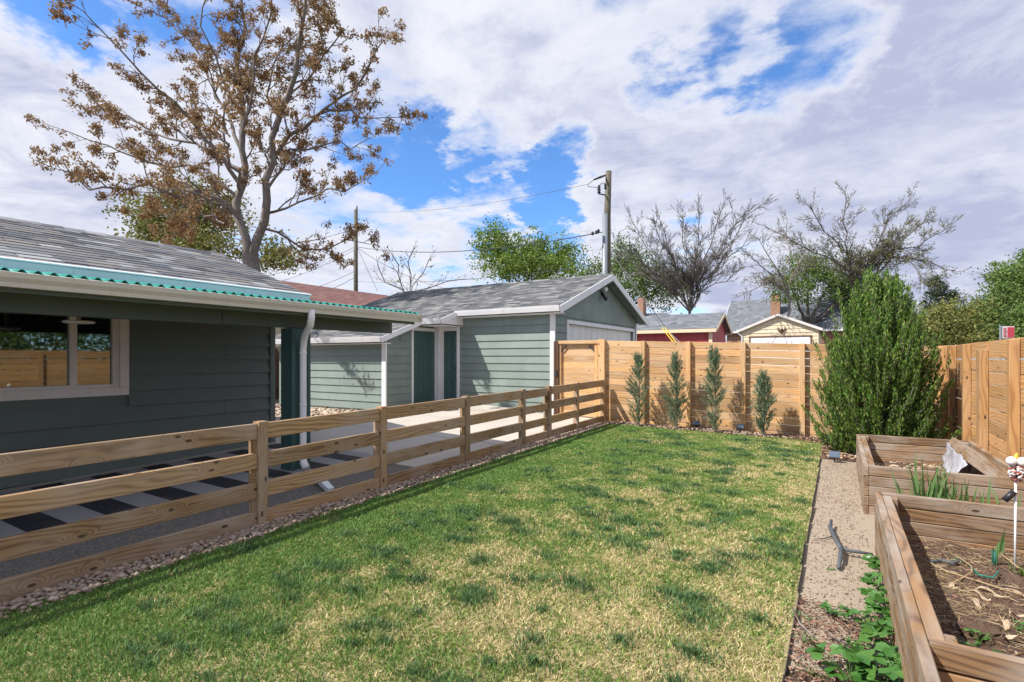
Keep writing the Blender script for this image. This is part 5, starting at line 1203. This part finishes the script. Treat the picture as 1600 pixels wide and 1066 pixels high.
for s_ in (-1, 1):
    ec = bc + Vector((s_ * .026, -.016, .072)); MB().lathe([(.002, -.030), (.018, -.023), (.028, -.008), (.028, .008), (.018, .023), (.002, .030)], ec, 14).build('eye', 'lamp_white', sk, True)
MB().tube([bc + Vector((-.004, 0, .075)), bc + Vector((.0, 0, .108)), bc + Vector((.004, 0, .125))], [.012, .01, .003], 8).build('tuft', 'yellow_plastic', sk, True)
MB().tube([Vector((p.x - .006, p.y - .01, zat(768))), Vector((p.x - .055, p.y - .02, zat(783)))], [.019, .019], 10).build('clip', 'black_plastic', sk, True)
# dark forked foam branch on the path
A = lambda c, r, h=.03: atZ(c, r, .03 + h)
fk = thing('forked_branch', A(1311, 864, 0), 'dark grey forked branch lying on the granite path', 'branch')
MB().tube([A(1299, 813, .05), A(1297, 824, .03), A(1303, 838), A(1314, 858)], [.010, .017, .018, .016], 8).build('limb', 'grey_foam', fk, True)
MB().tube([A(1314, 857), A(1330, 861), A(1364, 866)], [.013, .014, .008], 8).build('limb', 'grey_foam', fk, True)
MB().tube([A(1315, 857), A(1313, 872), A(1310, 888, .0)], [.016, .015, .012], 8).build('limb', 'grey_foam', fk, True)
# hose, dead stalks, corn husks, clod in the near bed
def on_soil(c, r, h=.015): return atZ(c, r, SOIL + h)
o = MB().tube([on_soil(c, r, .02) for c, r in ((1478, 878), (1500, 872), (1515, 884), (1530, 899), (1552, 903), (1560, 893))], .006, 6).build('garden_hose', 'teal_plastic'); tag(o, 'thin dark green hose looped on the soil of the near bed', 'hose')
o = MB().tube([on_soil(c, r, .025) for c, r in ((1455, 878), (1470, 876), (1488, 880), (1502, 876))], [.012, .014, .013, .010], 7).build('dark_stick', 'grey_foam'); tag(o, 'dark charred stick on the soil under the bed far wall', 'stick')
for lab, pts in (('long pale dry stalk looping across the near bed', ((1486, 865), (1500, 872), (1518, 885), (1519, 893), (1505, 903), (1488, 911))), ('long straight dry stalk running right across the near bed', ((1430, 868), (1480, 893), (1540, 912), (1598, 930))), ('dry stalk leaning by the tied bulb shoot', ((1553, 858), (1572, 872), (1592, 888))), ('dry stalk lying at the lower right of the near bed', ((1540, 1032), (1570, 1028), (1600, 1020)))):
    o = MB().tube([on_soil(c, r, .03) for c, r in pts], .0045, 5).build('dry_stalk', 'straw', None, True); tag(o, lab, 'stalk', 'dry stalks in the near bed')
def husk(label, c, r, L, W, yaw):
    p = on_soil(c, r, .012); m = MB(); pts = []; d = Vector((math.cos(yaw), math.sin(yaw), 0)); s_ = Vector((-d.y, d.x, 0))
    for j in range(7):
        f = j / 6; ww = W * math.sin(math.pi * (.08 + .88 * f)) * .5; cc = p + d * (f - .5) * L + Vector((0, 0, .012 * math.sin(f * 7 + yaw) + .012)) + s_ * .02 * math.sin(f * 4)
        pts += [cc - s_ * ww + Vector((0, 0, random.uniform(0, .012))), cc + Vector((0, 0, -.004)), cc + s_ * ww + Vector((0, 0, random.uniform(0, .012)))]
    m.poly(pts, [q for j in range(6) for q in ((3 * j, 3 * j + 1, 3 * j + 4, 3 * j + 3), (3 * j + 1, 3 * j + 2, 3 * j + 5, 3 * j + 4))]); o = m.build('dry_husk', 'dead_leaf', None, True); tag(o, label, 'husk', 'dry husks in the near bed')
    sm = o.modifiers.new('thick', 'SOLIDIFY'); sm.thickness = .0015
for i, (c, r, L, W, yw) in enumerate(((1492, 922, .08, .03, 1.9), (1528, 934, .13, .035, -.6), (1548, 930, .14, .03, -.3), (1566, 980, .10, .035, -1.2), (1590, 932, .15, .03, -.25), (1590, 965, .07, .035, .4), (1520, 945, .12, .03, -.9), (1575, 1000, .08, .035, .7))):
    husk(['short upright pale husk near the middle of the near bed', 'broad pale husk left of the curled one', 'curled pale husk below the long straight stalk', 'pale husk beside the dark clod', 'long white husk at the right edge of the bed', 'orange tinted husk at the right edge', 'pale husk overlapping the broad one', 'husk right below the dark clod'][i], c, r, L, W, yw)
v_, f_ = ico(); cp = on_soil(1532, 988, .02)
bm = bmesh.new(); bmesh.ops.create_icosphere(bm, subdivisions=3, radius=1)
for q in bm.verts:
    k_ = 1 + .16 * random.gauss(0, 1); q.co = Vector((q.co.x * .085 * k_, q.co.y * .055 * k_, q.co.z * .04 * k_)) + cp
me = bpy.data.meshes.new('clod'); bm.to_mesh(me); bm.free(); o = link('root_clod', me, 'soil'); tag(o, 'dark fibrous root clod on the straw in the near bed', 'clod')
for lab, pts, r_ in (('thin pale twig lying on the mulch beside the strawberries', ((1295, 992), (1310, 1000), (1330, 1008)), .006), ('bent dark twig at the lawn edge', ((1238, 950), (1250, 975), (1272, 995)), .006), ('short twig across the granite path', ((1272, 842), (1290, 841), (1300, 838)), .005)):
    o = MB().tube([atZ(c, r, .03) for c, r in pts], r_, 5).build('twig', 'bark', None, True); tag(o, lab, 'twig')
# weeds along the path edge
for lab, c, r, n_, h in (('grassy weed at the lawn edge near the bottom of the picture', 1262, 1000, 26, .07), ('weed tuft on the path by the forked branch', 1300, 885, 14, .03), ('weed tuft at the lawn edge beside the bent twig', 1250, 960, 22, .06), ('grassy weed among the mulch in the bottom corner', 1270, 1045, 24, .06)):
    p = atZ(c, r, .03); blade_plant('weed', lab, p.x, p.y, float(g(p.x, p.y)), n_, h, .03, 'plant', 'weeds by the path', w_=.008, lean=.9)
